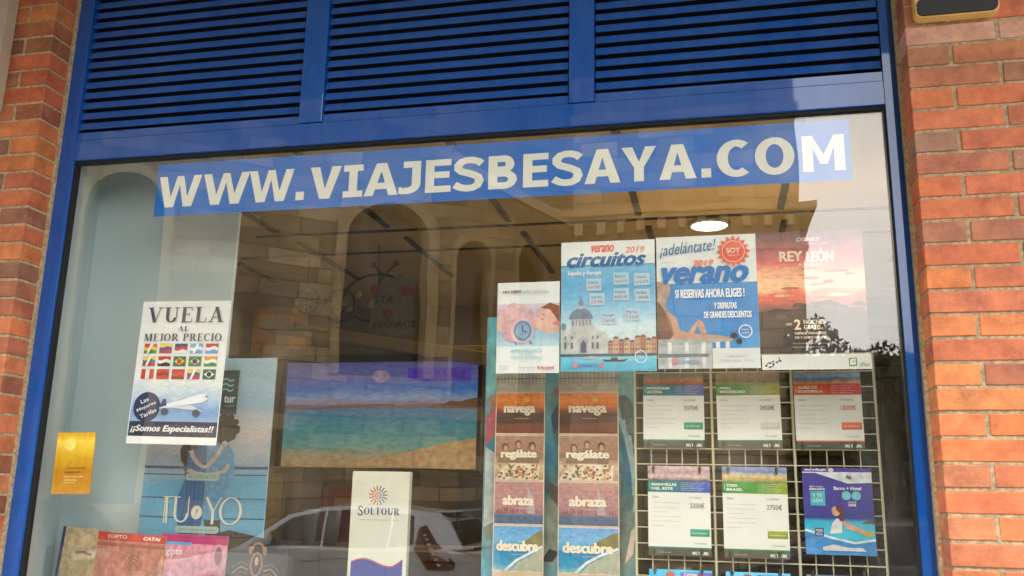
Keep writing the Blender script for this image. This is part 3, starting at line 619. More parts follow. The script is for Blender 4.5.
# aeroplane
wh = (232, 236, 240)
g.poly([(-.06, .118), (-.02, .122), (.06, .134), (.1, .14), (.122, .15), (.125, .158), (.112, .168), (.09, .168), (.03, .15), (-.04, .132)], wh, 2)
g.poly([(-.06, .12), (-.045, .15), (-.035, .15), (-.03, .128)], (60, 70, 120), 3)
g.poly([(-.02, .122), (.09, .112), (.115, .106), (.06, .132)], (206, 214, 226), 3); g.poly([(.04, .16), (-.02, .158), (-.04, .162), (.0, .142)], (206, 214, 226), 1)
g.ell(-.035, .108, .014, .012, (70, 76, 96), 4, 12); g.ell(.083, .104, .014, .013, (70, 76, 96), 4, 12); g.band([(.112, .162), (.12, .159)], .004, (50, 60, 90), 4)
g.build('aeroplane', t)
flags = [[(220, 60, 40), (238, 206, 50), (40, 130, 60)], [(240, 208, 60), (50, 80, 160), (200, 50, 50)], [(30, 50, 120), (200, 40, 50), (240, 240, 240)], [(110, 170, 220), (240, 240, 240), (110, 170, 220)], [(200, 50, 50), (240, 240, 240), (110, 160, 220)],
         [(240, 208, 60), (60, 110, 180), (200, 60, 50)], [(190, 40, 40), (240, 240, 240), (30, 30, 36)], [(40, 120, 60), (236, 204, 60), (200, 50, 40)], [(40, 130, 80), (238, 210, 60), (40, 60, 140)], [(236, 150, 60), (240, 240, 240), (50, 140, 80)],
         [(200, 50, 40), (240, 232, 224), (200, 50, 40)], [(200, 60, 40), (150, 40, 34), (210, 70, 40)], [(200, 50, 40), (214, 80, 50), (150, 40, 30)], [(240, 208, 60), (60, 80, 160), (200, 50, 50)], [(30, 110, 70), (240, 240, 240), (30, 40, 50)]]
for i, f in enumerate(flags):
    r_, c_ = divmod(i, 5); g = G(2); x = -.142 + c_ * .0585; z = .306 - r_ * .044; W_ = .047; H_ = .033
    g.rect(x - .001, z - .001, x + W_ + .001, z + H_ + .001, (170, 176, 180), 0)
    for k in range(3):
        if i in (8, 14, 7):
            if k == 0: g.rect(x, z, x + W_, z + H_, f[0], 1)
            elif k == 1: g.poly([(x + .004, z + H_ / 2), (x + W_ / 2, z + .004), (x + W_ - .004, z + H_ / 2), (x + W_ / 2, z + H_ - .004)], f[1], 2)
            else: g.ell(x + W_ / 2, z + H_ / 2, .009, .009, f[2], 3, 12)
        elif i in (10,): g.rect(x + k * W_ / 3, z, x + (k + 1) * W_ / 3, z + H_, f[k], 1)
        else:
            pp = [(x + W_ * q / 6, z + H_ - k * H_ / 3 - (0 if k == 0 else .003 * math.sin(q * 1.2))) for q in range(7)]; pb = [(x + W_ * q / 6, z + H_ - (k + 1) * H_ / 3 - (0 if k == 2 else .003 * math.sin(q * 1.2))) for q in range(7)]
            g.poly(pp + pb[::-1], f[k], 1)
    g.poly([(x + W_ * .5, z + H_), (x + W_ * .72, z + H_), (x + W_ * .4, z), (x + W_ * .25, z)], (250, 250, 246), 4) if i in (0, 3, 5, 13) else None
    g.build('flag', t)
g = G(6)
g.serif('VUELA', -.145, .413, .15, .466, (62, 66, 88)); g.serif('AL', -.02, .382, .022, .4, (70, 72, 90)); g.serif('MEJOR PRECIO', -.147, .348, .15, .374, (66, 68, 88))
for i, (q, wq) in enumerate((('Las', .03), ('Mejores', .074), ('Tarifas', .064))):
    th = R(24); nx_, nz_ = -math.sin(th), math.cos(th); o_ = (1 - i) * .0235; hh = .0145
    sx, sz = -.105 + nx_ * o_ - math.cos(th) * wq / 2 - nx_ * hh / 2, .123 + nz_ * o_ - math.sin(th) * wq / 2 - nz_ * hh / 2
    g.text(q, 0, 0, wq, hh, (232, 234, 238), 2, .011, rot=0); k0 = [j for j, f in enumerate(s_ for s_ in g.seg) if g.seg[j] == g.cur]
    idx = sorted({v for j in k0 for v in g.f[j]})
    for v in idx: X, Y, Z = g.v[v]; g.v[v] = (sx + X * math.cos(th) - Z * math.sin(th), Y, sz + X * math.sin(th) + Z * math.cos(th))
g.text('¡¡Somos Especialistas!!', -.155, .035, .155, .062, (232, 234, 238), 2, .03, shear=.25)
g.build_parts('lettering', t)

# ---- yellow flyer
t = paper('yellow_flyer', 'small golden yellow flyer low at the left edge of the glass', 'flyer', -2.13, 1.479, .15, .208, (196, 128, 16), rot=R(-1))
m = photo([(0, (196, 140, 80)), (.08, (200, 146, 26)), (.35, (190, 130, 10)), (.6, (212, 168, 16)), (.85, (246, 214, 70)), (1, (216, 160, 20))], 0, .208, .05, 9)
g = G(); g.rect(-.074, .001, .074, .207, None, 1, m); g.ell(-.02, .165, .022, .02, (250, 230, 120), 2); g.build('picture', t)
g = G(3); g.text('tuiexperiences', -.028, .083, .05, .091, (90, 60, 10)); g.text('vacaciones', -.028, .07, .03, .078, (90, 60, 10)); 
for k in range(3): g.text(('disfruta de tus viajes', 'en familia', 'y descuentos')[k], -.03, .055 - k * .01, (.045, .02, .014)[k], .061 - k * .01, (250, 236, 190))
g.build_parts('lettering', t)

# ---- alarm clock poster
t = paper('rest_poster', 'white poster of a sleeping woman and a pink alarm clock', 'poster', -.562, 1.874, .2, .29)
m = photo([(0, (190, 220, 232)), (.3, (150, 190, 220)), (.55, (206, 190, 214)), (1, (226, 222, 230))], .085, .26, .12, 12)
g = G(); g.rect(-.0995, .085, .0995, .22, None, 1, m)
sk1 = (234, 190, 178)
g.poly([(-.1, .15), (-.09, .2), (-.05, .225), (-.01, .215), (.02, .19), (.04, .175), (.02, .15), (-.03, .16), (-.06, .14), (-.1, .13)], (232, 190, 196), 2)   # blanket and shoulder
g.poly([(-.0, .165), (.03, .17), (.06, .16), (.1, .145), (.1, .125), (.06, .125), (.03, .135), (-.0, .15)], sk1, 3)       # forearm
g.ell(.062, .182, .034, .026, sk1, 4, rot=R(-25)); g.poly([(.04, .205), (.07, .222), (.1, .21), (.1, .16), (.085, .18), (.07, .2)], (150, 84, 60), 5)
g.poly([(.05, .155), (.1, .165), (.1, .13), (.06, .135)], (232, 120, 124), 2); g.band([(.045, .186), (.055, .182)], .002, (110, 60, 50), 6); g.band([(.042, .17), (.05, .168)], .003, (190, 70, 70), 6)
g.poly([(-.1, .17), (-.07, .16), (-.03, .17), (-.0, .16), (.0, .145), (-.04, .14), (-.08, .145), (-.1, .15)], sk1, 4)
g.ell(-.048, .135, .035, .036, (222, 172, 186), 6); g.ell(-.018, .133, .036, .04, (238, 200, 208), 7); g.ell(-.016, .133, .029, .032, (112, 150, 186), 8); g.ell(-.016, .133, .022, .025, (150, 184, 208), 9)
g.band([(-.016, .133), (-.016, .15)], .003, (40, 50, 80), 10); g.band([(-.016, .133), (-.004, .128)], .003, (40, 50, 80), 10); g.band([(-.04, .098), (-.034, .088)], .004, (90, 110, 140), 8); g.band([(.008, .1), (.012, .09)], .004, (90, 110, 140), 8)
g.build('picture', t)
g = G(12); g.text('NO DEJES', -.08, .252, -.022, .263, (50, 50, 60), 1, .03); g.text('PARA MAÑANA', -.018, .252, .068, .264, (150, 150, 164), 1)
g.text('APROVÉCHATE', -.052, .064, .048, .078, (110, 196, 190), 1, .01); g.text('de nuestras', -.02, .055, .02, .061, (130, 190, 196), 1); g.text('OFERTAS ANTICIPADAS', -.05, .043, .05, .053, (110, 190, 190), 1)
g.text('CONSULTE', -.088, .018, -.06, .024, (160, 160, 170), 1); g.text('condiciones', -.088, .01, -.06, .016, (160, 160, 170), 1); g.text('en esta agencia de viajes', -.03, .013, .025, .019, (170, 140, 150), 1); g.text('B the travel', .034, .011, .085, .022, (196, 60, 90), 1, .02)
g.build_parts('lettering', t)

# ---- circuits poster
t = paper('circuits_poster', 'blue circuits poster of a domed church on a canal', 'poster', -.311, 1.877, .293, .412)
X0 = -.1465
m = photo([(0, (60, 170, 206)), (.1, (110, 200, 226)), (.2, (196, 224, 232)), (.42, (206, 226, 234)), (.6, (140, 200, 232)), (.8, (96, 178, 226)), (1, (120, 190, 230))], 0, .33, .08, 7, stretch=(1, 1, 2))
g = G(); g.rect(-.146, .0, .146, .335, None, 1, m)
st = (206, 208, 208); sh = (150, 160, 172); dm = (120, 140, 166)
g.rect(-.146, .055, -.02, .125, st, 2); g.poly([(-.13, .125), (-.1, .15), (-.05, .15), (-.03, .125)], st, 2); g.rect(-.115, .14, -.05, .165, st, 3)
g.ell(-.083, .163, .037, .035, dm, 4, a0=0, a1=180); g.rect(-.089, .195, -.077, .215, st, 5); g.ell(-.083, .214, .008, .01, dm, 6, 12); g.band([(-.083, .22), (-.083, .238)], .002, (70, 80, 110), 6)
g.poly([(-.025, .055), (-.025, .11), (-.012, .125), (.0, .11), (.0, .055)], st, 3)
for k in range(6): g.rect(-.11 + k * .0105, .143, -.105 + k * .0105, .16, sh, 5)
g.poly([(-.09, .058), (-.09, .1), (-.075, .115), (-.06, .1), (-.06, .058)], (186, 192, 198), 4); g.poly([(-.084, .058), (-.084, .085), (-.075, .097), (-.066, .085), (-.066, .058)], (96, 104, 120), 5)
for x in (-.135, -.115, -.05, -.035): g.rect(x, .07, x + .007, .09, (110, 120, 136), 5); g.ell(x + .0035, .105, .0035, .006, (120, 130, 146), 5, 8)
g.rect(-.146, .125, -.13, .14, st, 3); g.ell(-.137, .14, .008, .012, dm, 3, 10)
for k in range(9):
    x = .0 + k * .0165; h_ = (.03, .042, .034, .038, .03, .044, .046, .036, .04)[k]; c_ = ((196, 150, 130), (206, 170, 146), (178, 128, 112), (210, 180, 150))[k % 4]
    g.rect(x, .052, x + .0168, .058 + h_, c_, 3); g.poly([(x - .001, .058 + h_), (x + .0178, .058 + h_), (x + .013, .065 + h_), (x + .004, .065 + h_)], (150, 96, 84), 4)
    for q in range(2):
        for z in (.064, .078): g.rect(x + .003 + q * .007, z, x + .006 + q * .007, z + .006, (110, 90, 90), 5)
g.rect(-.146, .046, .146, .054, (70, 110, 130), 5)
g.poly([(-.02, .036), (-.006, .03), (.05, .03), (.066, .04), (.05, .035), (-.0, .035)], (40, 50, 66), 6); g.rect(.01, .035, .03, .042, (90, 60, 60), 6); g.poly([(-.1, .042), (-.06, .038), (-.02, .042), (-.05, .047)], (196, 204, 210), 6)
g.build('picture', t)
g = G(7); g.rect(-.146, .335, .146, .411, WHITE, 0)
BL = (14, 112, 172)
g.text('verano', -.05, .375, .02, .398, (232, 110, 96), 1, .04, .3); g.text('2019', .055, .37, .115, .39, (238, 150, 130), 1, .03, .2)
g.text('circuitos', -.126, .33, .118, .373, BL, 1, .05, .35)
g.text('España y Europa', -.124, .3, -.02, .317, (240, 244, 246), 1, .03)
for x, z, a, c_ in ((-.065, .255, 'Galicia', 'desde 282€'), (-.055, .208, 'Asturias', '254€'), (.02, .272, 'Baleares', 'desde 633€'), (.084, .268, 'Canarias', 'desde 547€'), (.02, .222, 'Italia', '685€'), (.084, .218, 'Países Bálticos', '1.009€'), (-.018, .148, 'Portugal', '265€'), (.054, .158, 'París', '536€')):
    g.nxt(); g.rect(x - .002, z - .003, x + .046, z + .036, (176, 212, 232), 0)
    g.text(a, x + .003, z + .02, x + .036, z + .029, (70, 110, 150), 1, join=True); g.text(c_, x + .002, z + .004, x + .042, z + .014, (206, 110, 100), 1, join=True)
g.nxt(); g.arc(.1, .043, .019, .02, .003, (226, 236, 240), 1); g.text('MIX', .09, .038, .11, .048, (226, 236, 240), 1, join=True)
g.text('CONNECTA', -.09, .012, -.03, .024, (90, 130, 186), 1, .01); g.ell(-.1, .02, .009, .009, (214, 130, 146), 0); g.ell(-.02, .02, .008, .007, (206, 120, 120), 0)
g.build_parts('lettering', t)

# ---- summer poster
t = paper('summer_poster', 'blue and white summer poster with a red sun badge and a sunbathing woman', 'poster', -.0105, 1.882, .298, .411)
g = G(); g.rect(-.1485, .06, .1485, .262, None, 1, photo([(0, (40, 150, 216)), (.5, (24, 132, 206)), (1, (36, 144, 214))], .06, .262, .1, 6)); g.rect(-.1485, .0, .012, .085, (190, 196, 198), 2)
sk2 = (206, 156, 134); skd = (160, 108, 92)
g.poly([(-.148, .27), (-.11, .262), (-.108, .235), (-.125, .2), (-.118, .17), (-.1, .13), (-.1, .08), (-.148, .08)], (190, 160, 150), 3)      # hair and back
g.poly([(-.118, .175), (-.095, .16), (-.08, .115), (-.03, .105), (.03, .1), (.07, .092), (.075, .083), (.03, .08), (-.05, .082), (-.105, .088)], sk2, 4)
g.poly([(-.06, .105), (-.045, .13), (-.026, .15), (-.014, .14), (-.002, .105), (-.02, .105), (-.03, .13), (-.042, .108)], sk2, 4)
g.poly([(-.148, .21), (-.125, .175), (-.105, .1), (-.115, .085), (-.148, .09)], (120, 76, 66), 4); g.poly([(-.12, .17), (-.108, .14), (-.1, .1), (-.106, .1), (-.118, .14)], skd, 5)
g.poly([(-.148, .09), (.06, .09), (.065, .08), (-.148, .07)], (176, 178, 178), 5)
for x in (-.12, -.07, -.02, .022, .05): g.rect(x, .002, x + .012, .08, (226, 228, 226), 5)
g.rect(-.148, .035, .0, .045, (120, 130, 140), 5); g.ell(.075, .098, .01, .009, (46, 40, 44), 5, 14); g.ell(.09, .08, .009, .009, (46, 40, 44), 5, 14); g.band([(.06, .09), (.078, .1), (.092, .086)], .002, (46, 40, 44), 5)
g.build('picture', t)
g = G(7)
pts = []
for k in range(32):
    r_ = .051 if k % 2 == 0 else .036; pts.append((.082 + r_ * math.sin(k * math.pi / 16), .357 + r_ * math.cos(k * math.pi / 16)))
for k in range(16):
    a = pts[2 * k]; b1 = pts[2 * k - 1]; b2 = pts[2 * k + 1]; g.poly([b1, a, b2, (.082, .357)], (232, 96, 72), 1)
g.arc(.082, .357, .034, .034, .002, (250, 220, 210), 2); g.text('SOY', .062, .352, .102, .368, (250, 226, 216), 2, .03); g.text('PARA TI', .066, .342, .098, .348, (250, 226, 216), 2)
g.build('sun_badge', t)
g = G(9)
g.text('¡adelántate!', -.138, .34, .035, .385, BL, 1, .0, .4, rot=R(5)); g.text('2019', -.04, .315, .022, .333, (238, 130, 100), 1, .04, .2)
g.text('verano', -.132, .262, .122, .312, (20, 116, 190), 1, .06, .3); g.text('mayorista de viajes', -.132, .326, -.09, .33, (120, 130, 140), 1)
g.text('SI RESERVAS AHORA ELIGES !', -.094, .215, .11, .242, (236, 242, 244), 1, .02); g.text('Y DISFRUTAS', .02, .18, .086, .199, (236, 242, 244), 1, .02); g.text('DE GRANDES DESCUENTOS', -.01, .152, .128, .172, (236, 242, 244), 1, .02)
g.nxt(); g.arc(.109, .11, .02, .02, .003, (230, 240, 244), 1); g.text('mejor', .098, .112, .12, .118, (230, 240, 244), 1, join=True); g.text('precio', .098, .102, .12, .108, (230, 240, 244), 1)
g.rect(.012, .0, .1485, .06, (216, 220, 218), 0); g.text('VIAJES BESAYA', .05, .03, .11, .038, (150, 160, 170), 1); g.text('TORRELAVEGA · TLF 942', .03, .018, .13, .026, (160, 168, 178), 1)
g.text('CONNECTA', -.09, .014, -.03, .026, (110, 150, 200), 1, .01); g.ell(-.1, .022, .009, .009, (214, 140, 150), 0)
g.build_parts('lettering', t)

# ---- savanna poster (plain sunset, no figures)
t = paper('sunset_poster', 'dusky red sunset poster advertising two free nights', 'poster', .291, 1.924, .305, .37, (120, 80, 78))
m = photo([(0, (40, 30, 30)), (.22, (66, 52, 48)), (.34, (104, 76, 72)), (.42, (206, 100, 88)), (.48, (236, 116, 90)), (.54, (252, 206, 160)), (.64, (252, 190, 150)), (.74, (226, 120, 112)), (.87, (160, 92, 98)), (1, (104, 68, 78))], 0, .37, .09, 11, stretch=(1, 1, 2), grain=.2)
g = G(); g.rect(-.152, .001, .152, .369, None, 1, m)
g.ell(.03, .215, .02, .02, (250, 226, 180), 2)
g.poly([(-.152, .12), (-.1, .135), (-.05, .128), (-.0, .15), (.05, .158), (.07, .15), (.11, .13), (.152, .12), (.152, .08), (-.152, .08)], (72, 50, 48), 2)
rs = random.Random(2)
for k in range(0): g.ell(-.131 + rs.random() * .04 * (1 - k / 40), .2 + k * .0035 + rs.random() * .02, .006 + rs.random() * .012, .004 + rs.random() * .003, rs.choice([(84, 48, 50), (96, 56, 58), (70, 42, 46)]), 3 + k * .02, 10)
for k in range(16): x = -.14 + rs.random() * .28; z = .1 + rs.random() * .045; g.poly([(x - .018, z), (x - .006, z + .009), (x + .012, z + .007), (x + .02, z - .002), (x, z - .006)], rs.choice([(60, 42, 42), (88, 60, 56), (104, 72, 66)]), 3 + k * .02)
for k in range(22): x = -.12 + rs.random() * .24; z = .17 + rs.random() * .09; g.ell(x, z, .012 + rs.random() * .03, .002 + rs.random() * .004, rs.choice([(236, 150, 124), (206, 104, 96), (246, 196, 160)]), 2.2 + k * .02, 14)
g.build('picture', t)
g = G(4); cr = (246, 226, 196)
g.text('DISNEY', -.035, .338, .035, .35, (240, 226, 226), 1, .01, .2); g.text('PRESENTA', -.005, .327, .055, .332, (220, 196, 190), 1)
g.text('REY', -.085, .278, -.02, .308, cr, 1, .04); g.text('LEÓN', -.008, .274, .068, .314, cr, 1, .04); g.text('EL MUSICAL', -.03, .262, .03, .27, cr, 1, .02)
g.text('con', -.075, .083, -.06, .09, cr, 1); g.text('2', -.052, .07, -.035, .1, cr, 1, .03); g.text('NOCHES', -.026, .086, .034, .099, cr, 1, .03); g.text('GRATIS', -.026, .07, .02, .083, cr, 1, .03)
g.text('+', -.075, .05, -.067, .058, cr, 1, .02); g.text('NIÑOS MENORES', -.052, .055, .035, .064, cr, 1, .03); g.text('DE 7 AÑOS GRATIS', -.052, .043, .035, .051, cr, 1, .03)
g.text('Incluye alojamiento y entrada para reservas anticipadas', -.06, .026, .06, .031, (206, 180, 164), 1); g.text('Plazas limitadas. Consulte condiciones', -.06, .016, .03, .021, (206, 180, 164), 1)
g.build_parts('lettering', t)
# white strip under it
t = paper('white_strip', 'long white paper strip with plant sprigs and a green square mark', 'paper strip', .294, 1.876, .304, .045, (220, 222, 216))
g = G(); 
for x, z, a in ((-.14, .012, 60), (-.13, .02, 30), (-.12, .016, 80), (-.11, .022, 40), (-.1, .026, 110), (-.13, .008, 15)): 
    g.band([(x, z), (x + .012 * math.cos(R(a)), z + .012 * math.sin(R(a)))], .0025, (66, 74, 90), 1); g.ell(x, z, .004, .003, (66, 74, 90), 1, 8)
g.poly([(.09, .008), (.112, .01), (.112, .034), (.09, .032)], (110, 140, 70), 1); g.poly([(.093, .012), (.109, .013), (.109, .031), (.093, .029)], (222, 226, 214), 2); g.band([(.097, .021), (.1, .018), (.105, .025)], .002, (90, 120, 60), 3); g.build('emblem', t)
g = G(3); g.text('ciPlaza', .118, .008, .146, .02, (140, 146, 140), 1); g.build_parts('lettering', t)

# ================================================================== DISPLAY AREA
# ---- collage board of sea scenes
t = thing('collage_board', 'tall teal board with sea and people collage behind the two card strips', 'display board', (-.497, .37, 0))
b = MB(); b.box(-.255, .25, 0, .012, .7, 2.1, plain((150, 190, 196), .5), .003); b.build('board', t)
m = photo([(0, (30, 150, 190)), (.1, (20, 120, 150)), (.2, (90, 170, 180)), (.35, (60, 150, 176)), (.5, (140, 150, 130)), (.6, (60, 110, 120)), (.72, (50, 140, 170)), (.84, (120, 200, 206)), (1, (70, 180, 206))], .7, 2.1, .3, 7, stretch=(1, 1, .6), grain=.35, gscale=30)
g = G(); g.rect(-.253, .702, .248, 2.098, None, 1, m)
g.poly([(-.25, 1.66), (-.22, 1.7), (-.21, 1.78), (-.235, 1.79), (-.25, 1.75)], (196, 90, 110), 2); g.ell(-.225, 1.81, .02, .022, (190, 140, 120), 3); g.poly([(-.25, 1.4), (-.215, 1.42), (-.215, 1.64), (-.25, 1.66)], (190, 200, 200), 2)
g.poly([(-.035, 1.55), (.02, 1.52), (.0, 1.47), (-.03, 1.5)], (90, 74, 66), 2); g.poly([(-.02, 1.7), (.01, 1.74), (.03, 1.8), (.0, 1.82), (-.03, 1.76)], (60, 84, 120), 2); g.ell(.0, 1.84, .02, .025, (170, 120, 96), 3)
g.poly([(.22, 1.52), (.25, 1.56), (.25, 1.7), (.2, 1.68)], (30, 110, 140), 2); g.poly([(.21, 1.3), (.235, 1.33), (.248, 1.42), (.23, 1.4)], (226, 206, 190), 2); g.ell(.21, 1.78, .03, .05, (60, 96, 100), 2); g.poly([(-.06, 1.3), (-.03, 1.34), (.0, 1.33), (-.02, 1.3)], (30, 40, 50), 2)
for k in range(5): g.band([(.15 + .02 * k, 1.9 - .05 * k), (.2 + .012 * k, 1.75 - .05 * k), (.24, 1.66 - .05 * k)], .008, (120 + 12 * k, 190, 196), 2)
g.build('picture', t)

def card_strip(x0, x1, label):
    t = thing('card_strip', label, 'card strip', ((x0 + x1) / 2, .335, 0), group='hanging strips of travel cards')
    w_ = x1 - x0; h_ = w_ / 2
    b = MB(); b.box(-h_, h_, 0, .0006, .95, 1.94, ink((206, 176, 146))); b.build('backing', t)
    rows = [('navega', 1.7, 1.838, [(0, (120, 50, 26)), (.3, (110, 60, 44)), (.5, (96, 60, 44)), (.62, (206, 96, 30)), (.8, (236, 130, 40)), (1, (224, 120, 60))]),
            ('regálate', 1.552, 1.7, [(0, (170, 120, 90)), (.3, (206, 180, 150)), (.5, (150, 110, 84)), (.8, (166, 124, 104)), (1, (176, 140, 122))]),
            ('abraza', 1.413, 1.552, [(0, (70, 96, 130)), (.2, (80, 100, 132)), (.26, (160, 120, 130)), (.5, (176, 128, 130)), (1, (182, 134, 130))]),
            ('descubre', 1.268, 1.413, [(0, (150, 180, 180)), (.15, (50, 150, 186)), (.4, (30, 130, 180)), (.55, (80, 160, 200)), (.7, (110, 170, 214)), (1, (96, 156, 214))])]
    g = G()
    g.rect(-h_, 1.84, h_, 1.94, (176, 172, 160), 1)
    for k in range(14): g.rect(-h_ + .004 + k * w_ / 14, 1.862, -h_ + .004 + k * w_ / 14 + .004, 1.93, (146, 144, 136), 2)
    g.rect(-h_, 1.88, h_, 1.883, (100, 100, 100), 3); g.build('top_card', t)
    for nm, z0, z1, stp in rows:
        g = G(); fc = (226, 206, 184); H_ = z1 - z0
        g.rect(-h_, z0, h_, z1 - .002, fc, 1); g.rect(-h_ + .003, z0 + .003, h_ - .003, z1 - .005, None, 2, photo(stp, z0, z1, .06, 14, stretch=(1, 1, 2), grain=.25, gscale=60))
        if nm == 'navega': g.ell(.02, z0 + .112, .012, .008, (246, 190, 96), 3, 20); g.poly([(-h_ + .003, z0 + .055), (-.02, z0 + .075), (.03, z0 + .06), (h_ - .003, z0 + .07), (h_ - .003, z0 + .04), (-h_ + .003, z0 + .03)], (84, 50, 40), 3)
        if nm == 'regálate':
            g.poly([(-h_ + .003, z0 + .003), (-h_ + .02, z0 + .03), (-.03, z0 + .055), (h_ - .015, z0 + .05), (h_ - .02, z0 + .003)], (230, 218, 196), 3)
            rs = random.Random(5)
            for k in range(90): g.ell(-h_ * .8 + rs.random() * w_ * .76, z0 + .006 + rs.random() * .042, rs.uniform(.003, .007), rs.uniform(.002, .005), rs.choice([(176, 120, 70), (150, 84, 60), (130, 120, 70), (206, 160, 100), (120, 80, 60), (226, 200, 160)]), 4 + k * .02, 9)
            for x, z, hc in ((-.047, .102, (90, 64, 50)), (-.004, .112, (120, 80, 52)), (.042, .106, (70, 52, 46))):
                g.poly([(x - .026, z0 + .055), (x + .024, z0 + .055), (x + .02, z0 + z - .018), (x + .008, z0 + z - .008), (x - .01, z0 + z - .008), (x - .02, z0 + z - .02)], (140, 114, 92), 3); g.ell(x, z0 + z + .004, .0115, .013, hc, 3.4, 14); g.ell(x + .001, z0 + z, .0075, .0095, (196, 152, 124), 4, 12)
        if nm == 'abraza':
            g.poly([(.03, z0 + .035), (.055, z0 + .035), (.05, z0 + .08), (.032, z0 + .115), (.028, z0 + .128)], (186, 170, 170), 3)
            rs = random.Random(8)
            for k in range(20): x = -h_ + .006 + rs.random() * (w_ - .02); g.rect(x, z0 + .034, x + .004, z0 + .04 + rs.random() * .014, (150, 92, 92), 3)
        if nm == 'descubre':
            g.poly([(h_ - .003, z0 + .13), (h_ - .02, z0 + .125), (.03, z0 + .1), (.0, z0 + .085), (h_ - .003, z0 + .08)], (136, 130, 84), 3); g.poly([(-.02, z0 + .003), (.0, z0 + .03), (.04, z0 + .05), (h_ - .003, z0 + .075), (h_ - .003, z0 + .003)], (176, 180, 160), 3); g.band([(-.04, z0 + .004), (-.005, z0 + .035), (.035, z0 + .056), (h_ - .004, z0 + .08)], .008, (220, 232, 232), 4)
        wl = {'navega': .62, 'regálate': .7, 'abraza': .6, 'descubre': .8}[nm] * w_
        xo = -.002; g.text(nm, xo - wl / 2, z0 + H_ * .44, xo + wl / 2, z0 + H_ * .66, (240, 226, 200), 6, .05); g.text('en un crucero unico', -.02, z0 + H_ * .36, .03, z0 + H_ * .385, (232, 214, 190), 6)
        o = g.build('travel_card', t)
    return t
card_strip(-.706, -.54, 'left hanging strip of four stacked travel cards from sunset to beach')
card_strip(-.495, -.3, 'right hanging strip of four stacked travel cards, beside the wire rack')

t = thing('slatted_cupboard', 'olive green slatted cupboard standing behind the wire rack', 'cupboard', (.35, 1.5, .12))
m_ol = rough_mat('olive_paint', (70, 76, 48), (88, 92, 60), 4, .6, .05); m_ol2 = rough_mat('brown_board', (72, 54, 34), (92, 70, 46), 5, .6, .05)
b = MB(); b.box(-.72, .72, .03, .45, 0, 2.25, m_ol2, .004); b.box(-.75, .75, -.03, .47, 2.252, 2.29, m_oak, .004); b.build('carcass', t)
for k in range(3):
    x0 = -.71 + k * .475; b = MB(); mk = m_ol if k != 1 else m_ol2
    b.box(x0, x0 + .05, 0, .028, .03, 2.22, mk, .003); b.box(x0 + .42, x0 + .47, 0, .028, .03, 2.22, mk, .003)
    z = .06
    while z < 2.18: b.box(x0 + .05, x0 + .42, .004, .026, z, z + .045, mk, .004); z += .056
    b.build('slatted_door', t)
    b = MB(); b.tube((x0 + .44, -.03, 1.0), (x0 + .44, -.03, 1.16), .006, m_blk); b.build('handle', t)
